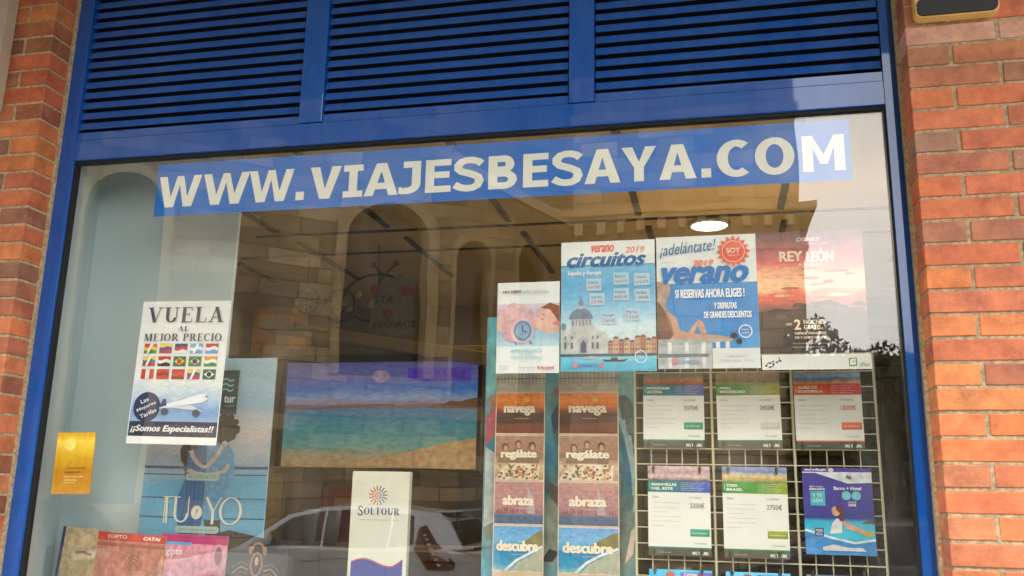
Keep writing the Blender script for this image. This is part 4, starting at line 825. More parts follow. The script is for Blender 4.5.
# ---- wire rack
t = thing('wire_rack', 'cream wire grid rack holding trip leaflets behind the right of the glass', 'wire rack', (0, .32, 0))
m_wire = plain((206, 200, 170), .45)
b = MB(); X_0, X_1 = -.246, .478
def wire(a, c_, r=.0021): b.tube(a, c_, r, m_wire, n=6, caps=False)
z = .7
k = 0
while z < 1.95: 
    wire((X_0, 0, z), (X_1, 0, z)); z += .0478
x = X_0 + .049
while x < X_1 - .01: wire((x, .004, .7), (x, .004, 1.94)); x += .0478
b.build('wires', t)
b = MB()
for x in (X_0, -.007, .236, X_1): wire((x, .002, .68), (x, .002, 1.95), .0042)
wire((X_0, .002, .69), (X_1, .002, .69), .0042); wire((X_0, .002, 1.95), (X_1, .002, 1.95), .0042)
b.build('frame', t)
CLIP = plain((90, 88, 84), .35, .7)
def leaflet(x0, x1, z0, z1, label, top, bar1, bar2, title, days, price, tag_c, foot, picstops, clip_top=False, y=.30):
    w_, h_ = x1 - x0, z1 - z0; xc = (x0 + x1) / 2; hw = w_ / 2
    t = paper('trip_leaflet', label, 'leaflet', xc, z0, w_, h_, (228, 228, 220), y=y, rot=R(random.uniform(-.5, .5)), group='trip leaflets clipped to the wire rack')
    g = G(); zb = h_ - top; zc = zb - .034
    g.rect(-hw, zb, hw, h_, None, 1, photo(picstops, zb, h_, .2, 22, grain=.3, gscale=70))
    n = 8
    for k in range(n):
        f = k / (n - 1); f = min(1, max(0, f * 1.5 - .35)); c_ = tuple(bar1[i] * (1 - f) + bar2[i] * f for i in range(3)); g.rect(-hw + k * w_ / n, zc, -hw + (k + 1) * w_ / n, zb, c_, 1)
    g.rect(-hw, 0, hw, .022, (84, 86, 76), 1); g.rect(-hw, .022, hw, .026, bar1, 1); g.rect(hw - .062, .058, hw - .004, .08, tag_c, 1)
    g.build('picture', t)
    g = G(3); wc = (236, 240, 232)
    g.rect(-hw + .006, zc + .009, -hw + .007, zb - .009, wc, 1)
    for i, q in enumerate(title): g.text(q, -hw + .012, zc + (.019 if len(title) > 1 else .014) - i * .012, -hw + .012 + min(.008 * len(q), .075), zc + (.027 if len(title) > 1 else .022) - i * .012, wc, 1, .04)
    for i in range(5): g.text('ruta por ciudades y parques'[:22 + i], hw - .088, zc + .027 - i * .0055, hw - .016 - (i % 3) * .008, zc + .03 - i * .0055, wc, 1)
    gy = (120, 120, 116)
    g.text('Salidas', -hw + .012, zc - .018, -hw + .034, zc - .012, gy, 1)
    for i in range(6): g.text('Precio por persona en habitacion doble con desayuno', -hw + .012, zc - .034 - i * .0135, -hw + (.098, .09, .06, .1, .094, .05)[i], zc - .031 - i * .0135, (128, 128, 124), 1)
    g.text(days, hw - .062, zc - .018, hw - .026, zc - .011, gy, 1); g.text(price, hw - .062, zc - .046, hw - .018, zc - .031, (90, 92, 92) if bar1[0] < 200 else (206, 96, 70), 1, 0)
    g.text('mas informacion', hw - .056, .066, hw - .012, .071, wc, 1); g.text('Consulte', hw - .05, .036, hw - .014, .041, gy, 1)
    g.text(foot, hw - .056, .005, hw - .01, .014, wc, 1, .03); g.text('Precios desde · tasas incluidas', -hw + .03, .008, -hw + .068, .012, (190, 190, 180), 1); g.build_parts('lettering', t)
    for zz in ([h_ - .008] if clip_top else []) + [.012]:
        for xx in (-hw + .018, hw - .03):
            b = MB(); b.lathe((xx, -.004, zz), [(.002, 0), (.0055, .001), (.0055, .003), (.002, .004)], CLIP, 10, axis='Y'); b.box(xx - .0028, xx + .0028, -.0055, -.003, zz - .014, zz + .012, CLIP, .001); b.build('clip', t)
    return t
SAV = [(0, (130, 84, 50)), (.4, (190, 110, 60)), (.6, (110, 100, 84)), (1, (90, 80, 90))]
leaflet(-.219, -.031, 1.657, 1.89, 'leaflet with blue header about Patagonia, first in the top row of the rack', .036, (20, 140, 130), (70, 90, 180), ['PATAGONIA', 'ACTIVA'], '13 DÍAS', '3370€', (20, 150, 120), 'MG TOURS', SAV)
leaflet(.009, .2, 1.657, 1.89, 'leaflet with green header about Peru, middle of the top row of the rack', .036, (30, 140, 50), (150, 150, 20), ['PERÚ', 'MISTERIOSO'], '15 DÍAS', '2450€', (206, 206, 196), 'MG TOURS', [(0, (130, 130, 70)), (.5, (120, 100, 76)), (1, (150, 120, 90))])
leaflet(.241, .436, 1.657, 1.89, 'leaflet with orange and red header about Guatemala, last in the top row', .036, (226, 110, 40), (206, 30, 40), ['ALMA DE', 'GUATEMALA'], '09 DÍAS', '1820€', (232, 120, 80), 'MG TOURS', [(0, (196, 150, 110)), (.4, (110, 96, 110)), (.6, (90, 160, 200)), (1, (160, 130, 110))])
leaflet(-.208, -.02, 1.335, 1.602, 'leaflet with teal header and snowy ridge picture, left end of the lower row', .045, (10, 140, 130), (50, 90, 190), ['MARAVILLAS', 'DEL ESTE'], '13 DÍAS', '2350€', (20, 160, 130), 'MG TOURS', [(0, (90, 60, 60)), (.3, (214, 196, 190)), (.55, (190, 150, 156)), (1, (206, 180, 186))], True)
leaflet(.017, .207, 1.335, 1.602, 'leaflet with green header about Brazil, middle of the lower row of the rack', .045, (30, 150, 50), (140, 170, 30), ['TODO', 'BRASIL'], '15 DÍAS', '2750€', (140, 160, 20), 'MG TOURS', [(0, (130, 130, 100)), (.35, (226, 190, 110)), (.5, (180, 180, 170)), (.7, (120, 130, 180)), (1, (130, 150, 200))], True)
# cruise brochure
t = paper('cruise_brochure', 'purple cruise brochure of a woman on a beach, right end of the lower row', 'brochure', .35, 1.352, .196, .25, (80, 70, 140), y=.30)
g = G(); m = photo([(0, (40, 120, 190)), (.2, (60, 190, 214)), (.38, (50, 170, 206)), (.42, (60, 60, 140)), (.7, (70, 60, 150)), (1, (80, 60, 150))], 0, .25, .04, 10)
g.rect(-.098, 0, .098, .25, None, 1, m)
g.poly([(-.098, .235), (-.06, .235), (-.02, .222), (.03, .205), (.098, .208), (.098, .235), (.098, .238), (-.098, .238)], (224, 226, 230), 2)
g.poly([(-.098, .07), (-.03, .05), (.04, .035), (.098, .045), (.098, .0), (-.098, .0)], (60, 140, 206), 2); g.band([(-.098, .07), (-.03, .05), (.04, .035), (.098, .045)], .006, (226, 232, 236), 3)
g.poly([(-.028, .06), (-.02, .09), (-.008, .104), (.008, .1), (.006, .062)], (226, 224, 226), 4); g.poly([(.0, .105), (.03, .09), (.075, .068), (.085, .06), (.07, .06), (.02, .075)], (206, 160, 130), 4)
g.ell(-.008, .125, .012, .014, (214, 166, 138), 5, 16); g.poly([(-.008, .14), (.008, .138), (.014, .12), (.012, .095), (.0, .098), (.002, .12), (-.008, .13)], (110, 56, 36), 6); g.ell(.08, .062, .016, .008, (206, 170, 90), 4, 14)
g.poly([(.06, .09), (.09, .105), (.098, .1), (.098, .09)], (90, 80, 60), 4); g.ell(.024, .17, .013, .013, (120, 196, 214), 3, 18); g.ell(.052, .17, .013, .013, (120, 196, 214), 3, 18)
g.rect(-.078, .14, -.036, .182, (80, 190, 200), 3); g.rect(-.07, .052, -.045, .076, (30, 60, 120), 5); g.poly([(-.05, .012), (.07, .012), (.06, .022), (.02, .022), (-.02, .03), (-.05, .022)], (214, 216, 220), 5); g.build('picture', t)
g = G(7); wc = (236, 238, 244)
g.text('eurodiagis', -.09, .24, -.03, .248, wc, 1, .03); g.ell(-.016, .2435, .008, .006, (226, 200, 206), 0, 14); g.text('TUI', .026, .218, .04, .228, (60, 50, 70), 1, .02)
g.text('Este verano', -.078, .193, -.04, .198, wc, 1); g.text('descubre', -.08, .185, -.036, .192, wc, 1, .02); g.text('Y TE', -.072, .164, -.045, .174, wc, 1); g.text('LLEVA', -.072, .15, -.042, .16, wc, 1)
g.text('Barco + Hotel', -.01, .186, .066, .196, wc, 1, .02); g.text('DESDE', .028, .148, .05, .153, wc, 1); g.text('599€', .028, .139, .05, .146, wc, 1, .02); g.text('MAR', -.067, .065, -.048, .073, wc, 1); g.text('AZUL', -.067, .055, -.048, .063, wc, 1); g.build_parts('lettering', t)
# bottom row brochures just peeping in
for x0, x1, lb, c1, nm in ((-.207, -.02, 'bright blue brochure, left end of the bottom row of the rack', (50, 170, 220), 'CARIBE'), (.02, .205, 'pale blue brochure in the middle of the bottom row of the rack', (90, 190, 226), 'ISLAS'), (.25, .44, 'dusky blue brochure, right end of the bottom row of the rack', (90, 120, 150), 'COSTAS')):
    t = paper('holiday_brochure', lb, 'brochure', (x0 + x1) / 2, 1.03, x1 - x0, .265, c1, y=.30, group='holiday brochures in the bottom row')
    g = G(); hw = (x1 - x0) / 2; g.rect(-hw, .0, hw, .265, None, 1, photo([(0, (220, 200, 160)), (.4, (60, 190, 210)), (.8, c1), (1, tuple(min(255, v + 20) for v in c1))], 0, .265, .1, 12)); g.rect(.0, .245, hw, .258, (120, 90, 180), 2); g.ell(-.03, .25, .014, .01, (206, 110, 90), 2, 12); g.build('picture', t)
    g = G(3); g.text(nm, .01, .248, .05, .256, (236, 240, 240), 1, .02); g.build_parts('lettering', t)
    for xx in (-hw + .018, hw - .03):
        b = MB(); b.box(xx - .0028, xx + .0028, -.0055, -.003, .25, .276, CLIP, .001); b.lathe((xx, -.004, .262), [(.002, 0), (.0055, .001), (.0055, .003), (.002, .004)], CLIP, 10, axis='Y'); b.build('clip', t)

# ---- sun logo stand
t = thing('logo_stand', 'narrow white display stand with a red and blue sun logo and blue wave', 'display stand', (-1.14, .45, .6))
b = MB(); b.box(-.106, .106, 0, .03, 0, .977, ink((222, 222, 206), .4), .003); b.build('panel', t)
b = MB(); b.box(-.13, .13, -.08, .14, -.02, .0, ink((210, 210, 200), .4), .003); b.build('foot', t)
NB = (52, 60, 150)
g = G(1); wave = [(-.093 + i * .0062, .672 + .0 * i + (.012 * math.sin(i / 30 * 2 * math.pi) + (.012 if i > 24 else 0) * (i - 24) / 6)) for i in range(31)]
g.poly([(-.093, 0.02)] + [(.093, .02)] + [(x, z) for x, z in reversed(wave)], NB, 1); g.band([(x, z) for x, z in wave], .004, (206, 70, 100), 2)
g.build('wave', t)
g = G(1); cx, cz = -.006, .895
for k in range(15):
    a = 2 * math.pi * k / 15; c_ = (206, 70, 56) if math.cos(a) < .3 else (60, 70, 150)
    g.band([(cx + .016 * math.cos(a), cz + .016 * math.sin(a)), (cx + .024 * math.cos(a + .1), cz + .022 * math.sin(a + .1)), (cx + .034 * math.cos(a + .05), cz + .034 * math.sin(a + .05))], .0032, c_, 1)
g.arc(cx, cz, .012, .012, .0022, (206, 70, 56), 1, 60, 300); g.arc(cx, cz, .012, .012, .0022, (60, 70, 150), 1, -60, 60); g.arc(cx, cz, .006, .006, .002, (190, 90, 90), 1); g.build('sun_emblem', t)
g = G(1); DB = (34, 40, 110)
g.serif('S', -.079, .826, -.058, .86, DB, 1, .2); g.serif('OLTOUR', -.056, .83, .074, .854, DB, 1, .2, True); g.text('www.soltour.es', -.068, .811, .066, .816, (130, 130, 140), 1, sp=1.6)
g.text('24', -.05, .5, .06, .585, (214, 216, 226), 2, .05); g.build_parts('lettering', t)

# ---- couple poster
t = thing('couple_poster', 'large blue poster of an embracing couple standing behind the brochures', 'poster', (-2.03, .8, 1.0))
t.location = (-1.755, .34, 1.191); t.scale = (.7, .7, .7)
b = MB(); b.box(-.34, .345, 0, .012, -.86, 1.107, ink((150, 180, 196)), .002); b.build('board', t)
g = G(); m = photo([(0, (70, 130, 160)), (.3, (90, 150, 180)), (.5, (80, 150, 184)), (.62, (150, 160, 170)), (.72, (190, 180, 176)), (.82, (150, 180, 196)), (1, (170, 196, 206))], -.2, 1.1, .12, 3, stretch=(1, 1, 3))
g.rect(-.34, -.855, .345, 1.105, None, 1, m)
for z in (.555, .52, .405, .31, .2): g.band([(-.34, z), (.0, z - .004), (.345, z)], .006 if z < .55 else .014, (60, 84, 100), 2)
f0 = len(g.v)
# man behind
g.poly([(.04, .74), (.09, .72), (.13, .66), (.14, .52), (.1, .45), (.1, .3), (.06, .28), (.0, .3), (-.02, .5), (-.02, .7)], (84, 146, 186), 3); g.ell(.07, .79, .066, .074, (50, 36, 30), 5); g.ell(.02, .76, .022, .034, (190, 140, 110), 4)
for k in range(12): g.ell(.07 + .062 * math.cos(k * .55), .8 + .066 * math.sin(k * .55), .018, .018, (54, 40, 32), 6, 10)
# woman in front
g.poly([(-.1, .72), (-.05, .74), (-.01, .7), (-.0, .56), (.0, .3), (-.12, .28), (-.13, .42), (-.1, .52), (-.12, .62)], (30, 96, 150), 6); g.ell(-.085, .73, .036, .056, (56, 38, 32), 7); g.poly([(-.12, .72), (-.1, .66), (-.1, .58), (-.13, .62), (-.14, .68)], (56, 38, 32), 7)
g.ell(-.045, .76, .02, .028, (200, 150, 122), 8)
g.band([(-.085, .675), (-.07, .64), (-.045, .605), (-.015, .585), (.005, .59), (.03, .625), (.055, .67), (.075, .71)], .021, (188, 176, 170), 8); g.ell(.08, .715, .014, .016, (190, 170, 160), 8.5, 12)
g.band([(.11, .6), (.09, .565), (.05, .548), (.0, .543), (-.045, .548), (-.075, .56)], .022, (180, 168, 164), 8.6); g.ell(-.08, .563, .016, .012, (190, 168, 156), 9, 12)
g.poly([(-.01, .7), (.02, .72), (.05, .7), (.03, .66)], (110, 170, 206), 5); g.band([(.03, .72), (.02, .6), (.02, .46)], .003, (60, 110, 150), 5)
for k in range(5): g.band([(-.09 + k * .02, .5), (-.085 + k * .02, .42), (-.1 + k * .022, .33)], .004, (24, 74, 120), 7)
g.poly([(.01, .3), (.09, .3), (.1, .12), (.06, .1), (.03, .2)], (50, 50, 56), 5); g.poly([(-.12, .29), (-.0, .3), (-.02, .16), (-.1, .15)], (34, 80, 130), 5)
for v in range(f0, len(g.v)):
    X, Y, Z = g.v[v]; g.v[v] = (X * 1.12 + .01, Y, Z if Z < .3 else .3 + (Z - .3) * .9)
g.build('picture', t)
g = G(11); lt = (206, 206, 190)
for x0, x1, z in ((-.1, .09, .49), (-.13, .11, .235)):
    g.poly(rrect(x0, z, x1, z + .034, .016), (150, 176, 170), 0)
g.text('MOMENTO', -.08, .5, .07, .515, (84, 110, 110), 1, sp=1.3); g.text('para compartir la vida', -.11, .245, .09, .258, (84, 110, 110), 1)
def thin(pp, wd): g.band(pp, wd, lt, 2)
g.rect(-.21, .405, -.115, .41, lt, 2); thin([(-.19, .408), (-.185, .28)], .012); thin([(-.2, .41), (-.2, .28)], .005)
thin([(-.14, .41), (-.14, .33)], .014); g.arc(-.105, .33, .042, .045, .014, lt, 2, 180, 360, wz=.006); thin([(-.067, .41), (-.067, .33)], .006)
g.ell(-.02, .335, .03, .033, lt, 2); g.text('y', -.03, .315, -.01, .35, (60, 70, 80), 3, 0, .3)
thin([(.03, .41), (.07, .34)], .014); thin([(.11, .41), (.07, .34)], .006); thin([(.07, .345), (.07, .28)], .014); g.arc(.165, .345, .062, .066, .014, lt, 2, wz=.005)
g.build_parts('lettering', t)
# wave logo sign
t = paper('logo_sign', 'small dark teal sign with three pale waves behind the flight poster', 'sign', -1.90, 1.74, .2, .155, (18, 52, 60), y=.325)
t.location = (-1.745, .325, 1.765)
g = G(); 
for k in range(3): g.band([(.04 + i * .007, .085 + k * .018 + .004 * math.sin(i * 1.1)) for i in range(7)], .006, (110, 190, 190), 1)
g.build('emblem', t)
g = G(2); g.text('tur', .05, .04, .092, .064, (206, 216, 210), 1, .03); g.text('VIAJES', .052, .025, .09, .03, (160, 180, 176), 1); g.build_parts('lettering', t)

# ---- Egypt brochures in clear holder
def brochure(x0, x1, z1, label, y, stops, rot=0, draw=None, letters=None, tilt=0, c=(200, 180, 160), h_=.27):
    w_ = x1 - x0
    t = thing('travel_brochure', label, 'brochure', ((x0 + x1) / 2, y, z1 - h_), (tilt, rot, 0), 'brochures standing in the clear holder')
    b = MB(); b.box(-w_ / 2, w_ / 2, 0, .004, 0, h_, ink(c)); b.build('pages', t)
    g = G(); g.rect(-w_ / 2, 0, w_ / 2, h_, None, 1, photo(stops, 0, h_, .25, 16, grain=.35, gscale=45))
    if draw: draw(g, w_ / 2, h_)
    g.build('picture', t)
    if letters: g = G(6); letters(g, w_ / 2, h_); g.build_parts('lettering', t)
    return t
def statue(g, hw, h_):
    g.rect(-hw, 0, -hw + .012, h_, (60, 50, 110), 2)
    g.ell(.005, h_ - .04, .016, .02, (206, 184, 150), 3, 16); g.poly([(-.02, h_ - .1), (-.016, h_ - .058), (.026, h_ - .058), (.032, h_ - .1)], (200, 176, 140), 3); g.band([(-.03, h_ - .085), (.0, h_ - .08), (.035, h_ - .086)], .008, (120, 84, 60), 4); g.poly([(-.022, h_ - .1), (.03, h_ - .1), (.024, .02), (-.016, .02)], (196, 170, 134), 3)
def temple(g, hw, h_):
    g.rect(-hw, h_ - .026, hw, h_, (206, 74, 60), 2)
    for x in (-hw + .012, .0, hw - .03): g.rect(x, 0, x + .018, h_ - .045, (196, 132, 116), 2)
    g.rect(-hw, h_ - .045, hw, h_ - .034, (170, 104, 92), 3)
    for k in range(3): g.arc(.02, h_ - .12, .034 - k * .009, .05 - k * .012, .003, (150, 90, 84), 3, 0, 180, n=12)
def pink(g, hw, h_):
    g.rect(-hw, h_ - .03, hw, h_, (176, 40, 110), 2); g.rect(-hw, h_ - .036, -.01, h_ - .026, (90, 160, 210), 3)
    g.ell(hw - .03, h_ - .065, .014, .03, (150, 80, 100), 3, 16); g.arc(hw - .03, h_ - .065, .02, .038, .004, (214, 160, 176), 3)
    for x in (-.03, -.01): g.rect(x, 0, x + .008, h_ - .05, (214, 150, 166), 2)
brochure(-2.285, -2.09, 1.362, 'sandstone statue brochure with blue spine, leftmost in the clear holder', .305, [(0, (170, 146, 110)), (.5, (196, 170, 130)), (1, (190, 166, 130))], R(4), statue)
brochure(-2.125, -1.86, 1.349, 'red Egypt brochure with carved temple doorway in the clear holder', .297, [(0, (180, 110, 96)), (.5, (206, 140, 124)), (1, (190, 120, 108))], R(2), temple, lambda g, hw, h_: (g.text('EGIPTO', -hw + .04, h_ - .018, -hw + .115, h_ - .006, (240, 226, 216), 1, .01), g.text('CATAI', hw - .085, h_ - .018, hw - .02, h_ - .007, (244, 240, 232), 1, .05, .2)))
brochure(-1.875, -1.625, 1.352, 'pink and magenta Egypt brochure, between the red and the black ones', .303, [(0, (196, 120, 140)), (.5, (214, 146, 166)), (1, (206, 130, 150))], R(1), pink, lambda g, hw, h_: g.text('Egipto', -hw + .01, h_ - .075, -hw + .085, h_ - .045, (244, 236, 240), 1, .01))
def scarab(g, hw, h_):
    gd = (150, 106, 84); g.arc(-.0, h_ - .035, .024, .022, .008, gd, 2, -20, 200); g.arc(.0, h_ - .085, .024, .04, .008, gd, 2); g.ell(.0, h_ - .075, .007, .014, (214, 160, 130), 2, 14)
    for s in (-1, 1):
        for k in range(6): g.band([(s * .028, h_ - .09 - k * .014), (s * .055, h_ - .08 - k * .016), (s * .085, h_ - .1 - k * .02)], .006, (140, 120, 100) if k % 2 else (110, 74, 58), 3)
        g.ell(s * .026, h_ - .04, .008, .014, gd, 3, 12)
brochure(-1.625, -1.415, 1.348, 'black brochure with a golden scarab jewel, rightmost in the clear holder', .305, [(0, (36, 28, 26)), (1, (26, 22, 22))], R(3), scarab, c=(60, 50, 46))
t = thing('brochure_holder', 'clear acrylic holder around the Egypt brochures', 'holder', (-1.85, .275, 1.06))
mg = glass_mat(.05)
b = MB(); b.box(-.45, .47, 0, .003, -.02, .24, mg); b.build('front_pane', t)
b = MB(); b.box(-.46, .48, -.01, .055, -.045, -.022, m_oak, .003); b.build('ledge', t)
b = MB(); b.box(-.455, -.452, .003, .05, -.02, .24, mg); b.box(.472, .475, .003, .05, -.02, .24, mg); b.build('side_pane', t)
b = MB()
for x in (-.4, .42): b.tube((x, .03, -.48), (x, .03, -.046), .012, CLIP)
b.build('leg', t)
# black folded textile behind scarab brochure
b = MB(); b.prism([(-1.7, 1.1), (-1.7, 1.35), (-1.63, 1.37), (-1.53, 1.352), (-1.43, 1.335), (-1.4, 1.1)], .318, .322, plain((22, 20, 20), .8)); tag(b.build('black_folder'), 'black folder standing behind the scarab brochure', 'folder')
# window display plinth that carries the stand and the boards
b = MB(); b.box(-2.25, .52, .21, .75, .45, .578, m_oak, .004); tag(b.build('display_plinth'), 'low oak display plinth inside the shop window', 'plinth')

# ================================================================== STREET BEHIND THE CAMERA (seen mirrored in the glass)
STONE = ashlar_mat((186, 166, 132), (124, 110, 88), (104, 92, 74), .8, .34, .014)
STONE2 = rough_mat('dressed_stone', (156, 138, 106), (184, 164, 130), 2.2)
DARKW = plain((20, 26, 28), .25)
t = thing('church', 'sandstone church with arched windows and a bracketed cornice across the street', 'church', (0, 0, 0))
b = MB(); b.box(-2.75, 1.78, -22, -15, 0, 13.5, STONE); b.build('front_block', t)
b = MB(); b.box(-2.9, 1.86, -22.1, -14.82, 13.5, 14.0, STONE2, .03); b.box(-2.8, 1.84, -22.05, -14.9, 9.2, 9.4, STONE2, .02); b.build('top_cornice', t)
b = MB()
b.box(-2.95, 2.09, -22.1, -14.72, 7.12, 7.27, STONE2, .02); b.box(-2.9, 2.0, -22.1, -14.8, 7.0, 7.12, STONE2, .02); b.box(-2.85, 1.9, -22.1, -14.9, 6.3, 6.45, STONE2, .02); b.build('cornice', t)
x = -2.7
while x < 1.9:
    b = MB(); b.box(x, x + .16, -14.99, -14.76, 6.75, 7.0, STONE2, .01); b.build('bracket', t); x += .42
b = MB(); b.prism([(-5.3, 8.75), (-2.75, 7.15), (-2.75, 6.95), (-5.5, 8.6)], -15.1, -14.78, STONE2); b.build('raking_coping', t)
# long wing: starts near the left and recedes
def wing(parent, L_, Hh, arches, depth=.55):
    b = MB(); px = 0
    def quad(x0, x1, z0, z1): b.add([(x0, 0, z0), (x1, 0, z0), (x1, 0, z1), (x0, 0, z1)], [(0, 1, 2, 3)], STONE)
    rec = MB(); tr = MB(); pn = MB()
    for cx, aw, z0, zt, kind in arches:
        x0, x1 = cx - aw / 2, cx + aw / 2; quad(px, x0, 0, Hh); quad(x0, x1, 0, z0)
        n = 14; cur = []; rise = aw / 2 if kind == 'round' else aw * .85; sp = zt - rise
        for i in range(n + 1):
            u = i / n
            if kind == 'round': cur.append((cx - aw / 2 * math.cos(math.pi * u), sp + rise * math.sin(math.pi * u)))
            else:
                q = 2 * u if u <= .5 else 2 * (1 - u); xx = aw / 2 * (1 - q); zz = rise * math.sin(math.acos(max(0, min(1, 1 - q)))) if True else 0
                cur.append((cx + (-xx if u <= .5 else xx), sp + zz))
        for i in range(n): b.add([(cur[i][0], 0, cur[i][1]), (cur[i + 1][0], 0, cur[i + 1][1]), (cur[i + 1][0], 0, Hh), (cur[i][0], 0, Hh)], [(0, 1, 2, 3)], STONE)
        out = [(x0, z0)] + cur + [(x1, z0)]
        for i in range(len(out)):
            a, c_ = out[i], out[(i + 1) % len(out)]
            rec.add([(a[0], 0, a[1]), (c_[0], 0, c_[1]), (c_[0], -depth, c_[1]), (a[0], -depth, a[1])], [(0, 1, 2, 3)], STONE2)
        so = [(cx + (x - cx) * 1.25, z if z <= z0 else z + (.18 if z > sp else 0)) for x, z in out]
        for i in range(len(out) - 1): tr.add([(out[i][0], .06, out[i][1]), (out[i + 1][0], .06, out[i + 1][1]), (so[i + 1][0], .06, so[i + 1][1]), (so[i][0], .06, so[i][1]), (so[i][0], 0, so[i][1]), (so[i + 1][0], 0, so[i + 1][1])], [(0, 1, 2, 3), (3, 2, 5, 4)], STONE2)
        pn.add([(x, -depth + .02, z) for x, z in out], [tuple(range(len(out)))], DARKW)
        px = x1
    quad(px, L_, 0, Hh)
    b.box(0, L_, -4, -.6, 0, Hh, STONE2)
    o1 = b.build('wing_wall', parent); o2 = rec.build('arch_reveal', parent); o3 = tr.build('arch_surround', parent); o4 = pn.build('arched_window', parent)
    e = MB(); e.box(-.3, L_ + .1, -4, .4, Hh, Hh + .3, STONE2, .03); o5 = e.build('eaves', parent)
    return [o1, o2, o3, o4, o5]
# wing front faces the shop; local x runs from the far left towards the block
parts = wing(t, 22.0, 13.0, [(3.2, 1.5, 1.4, 7.7, 'round'), (9.0, 1.5, 1.2, 7.7, 'round'), (14.28, 1.8, 3.9, 7.7, 'round'), (16.2, .8, 3.6, 7.0, 'round'), (17.55, .62, 3.4, 7.1, 'pointed')])
for o in parts:
    o.location = (-18.9, -7.4, 0); o.rotation_euler = (0, 0, R(-32))

# other buildings to close the street
def townhouse(x, y, w_, d_, h_, c1, c2, label, nx, nz):
    t = thing('townhouse', label, 'house', (x, y, 0)); mw = rough_mat('render_wall', c1, c2, .8)
    b = MB(); b.box(-w_ / 2, w_ / 2, -d_, 0, 0, h_, mw); b.build('wall', t)
    b = MB(); b.prism([(-w_ / 2 - .3, h_), (w_ / 2 + .3, h_), (0, h_ + 1.6)], -d_ - .3, .35, rough_mat('roof_tile', (128, 72, 50), (150, 90, 64), 6)); b.build('roof', t)
    for i in range(nx):
        for k in range(nz):
            f = MB(); cx = -w_ / 2 + (i + .5) * w_ / nx; cz = 1.1 + k * 2.9
            f.box(cx - .55, cx + .55, .0, .06, cz, cz + 1.5, ink((206, 202, 190))); o = f.build('window', t)
            p_ = MB(); p_.box(cx - .46, cx + .46, .061, .08, cz + .09, cz + 1.41, DARKW); p_.build('pane', o)
townhouse(-30, -13, 14, 8, 8.6, (176, 160, 130), (190, 176, 146), 'cream rendered house across the street beyond the church wing', 4, 3)
townhouse(24, -30, 14, 8, 5.4, (160, 130, 104), (176, 146, 120), 'low ochre house far across the street behind the trees', 4, 2)

# ---- trees
LEAF = [rough_mat('leaf_a', (56, 74, 36), (72, 92, 46), 3, .6), rough_mat('leaf_b', (38, 54, 26), (52, 70, 34), 3, .6)]
BARK = rough_mat('bark', (70, 58, 44), (96, 82, 64), 9)
def tree(x, y, h_, cr, seed, label, n=2600, dens=1.0):
    rs = random.Random(seed); t = thing('tree', label, 'tree', (x, y, -.12), group='trees beside the church')
    b = MB(); th = h_ * .42; b.tube((0, 0, 0), (rs.uniform(-.1, .1), 0, th), h_ * .028, BARK, h_ * .018, 10)
    tips = []
    for k in range(9):
        a = rs.uniform(0, 6.28); el_ = rs.uniform(.3, 1.2); L_ = cr * rs.uniform(.55, .95); s0 = Vector((0, 0, th * rs.uniform(.75, 1)))
        e = s0 + Vector((math.cos(a) * math.cos(el_), math.sin(a) * math.cos(el_), math.sin(el_) * 1.2)) * L_; b.tube(s0, e, h_ * .012, BARK, .012, 6); tips.append(e)
        for q in range(3):
            e2 = e + Vector((rs.uniform(-1, 1), rs.uniform(-1, 1), rs.uniform(-.2, 1))) * L_ * .45; b.tube(e.lerp(s0, .3), e2, h_ * .005, BARK, .006, 5); tips.append(e2)
    b.build('trunk', t)
    c = MB()
    for i in range(n):
        p0 = rs.choice(tips); p_ = p0 + Vector((rs.gauss(0, 1), rs.gauss(0, 1), rs.gauss(0, .8))) * cr * .22; s_ = rs.uniform(.03, .065)
        q = Euler((rs.uniform(0, 6), rs.uniform(0, 6), rs.uniform(0, 6))).to_matrix()
        c.add([p_ + q @ Vector(v) * s_ for v in ((-1, 0, 0), (0, -.5, .1), (1, 0, 0), (0, .5, .1))], [(0, 1, 2, 3)], LEAF[rs.random() < .4])
    c.build('crown', t)
tree(2.5, -15.8, 5.9, .8, 3, 'slender young tree beside the right corner of the church', 2600)
tree(3.6, -15.6, 5.2, 1.35, 4, 'bushy tree right of the slender young tree', 11000)
tree(5.4, -16.4, 6.0, 1.9, 9, 'broad tree in the middle of the row beyond the church', 11000)
tree(8.2, -17, 6.8, 2.4, 11, 'tallest broad tree at the right end of the row', 11000)
t = thing('hedge', 'tall dark hedge growing under the trees to the right of the church', 'hedge', (10, -14.8, -.12))
b = MB(); b.box(-8.6, 8, -.5, -.2, 0, 4.35, plain((30, 34, 22), .9)); b.build('branches', t)
c = MB(); rs = random.Random(31)
for i in range(40000):
    x = rs.uniform(-8.7, 8); z = rs.uniform(0, 4.7 + .25 * math.sin(x * 2.1) + .15 * math.sin(x * 5.3)); p_ = Vector((x, -.2 + rs.gauss(0, .12) if z < 4.35 and rs.random() < .9 else rs.uniform(-.7, 0), z)); s_ = rs.uniform(.05, .085)
    q = Euler((rs.uniform(0, 6), rs.uniform(0, 6), rs.uniform(0, 6))).to_matrix()
    c.add([p_ + q @ Vector(v) * s_ for v in ((-1, 0, 0), (0, -.5, .1), (1, 0, 0), (0, .5, .1))], [(0, 1, 2, 3)], LEAF[rs.random() < .6])
c.build('leaves', t)

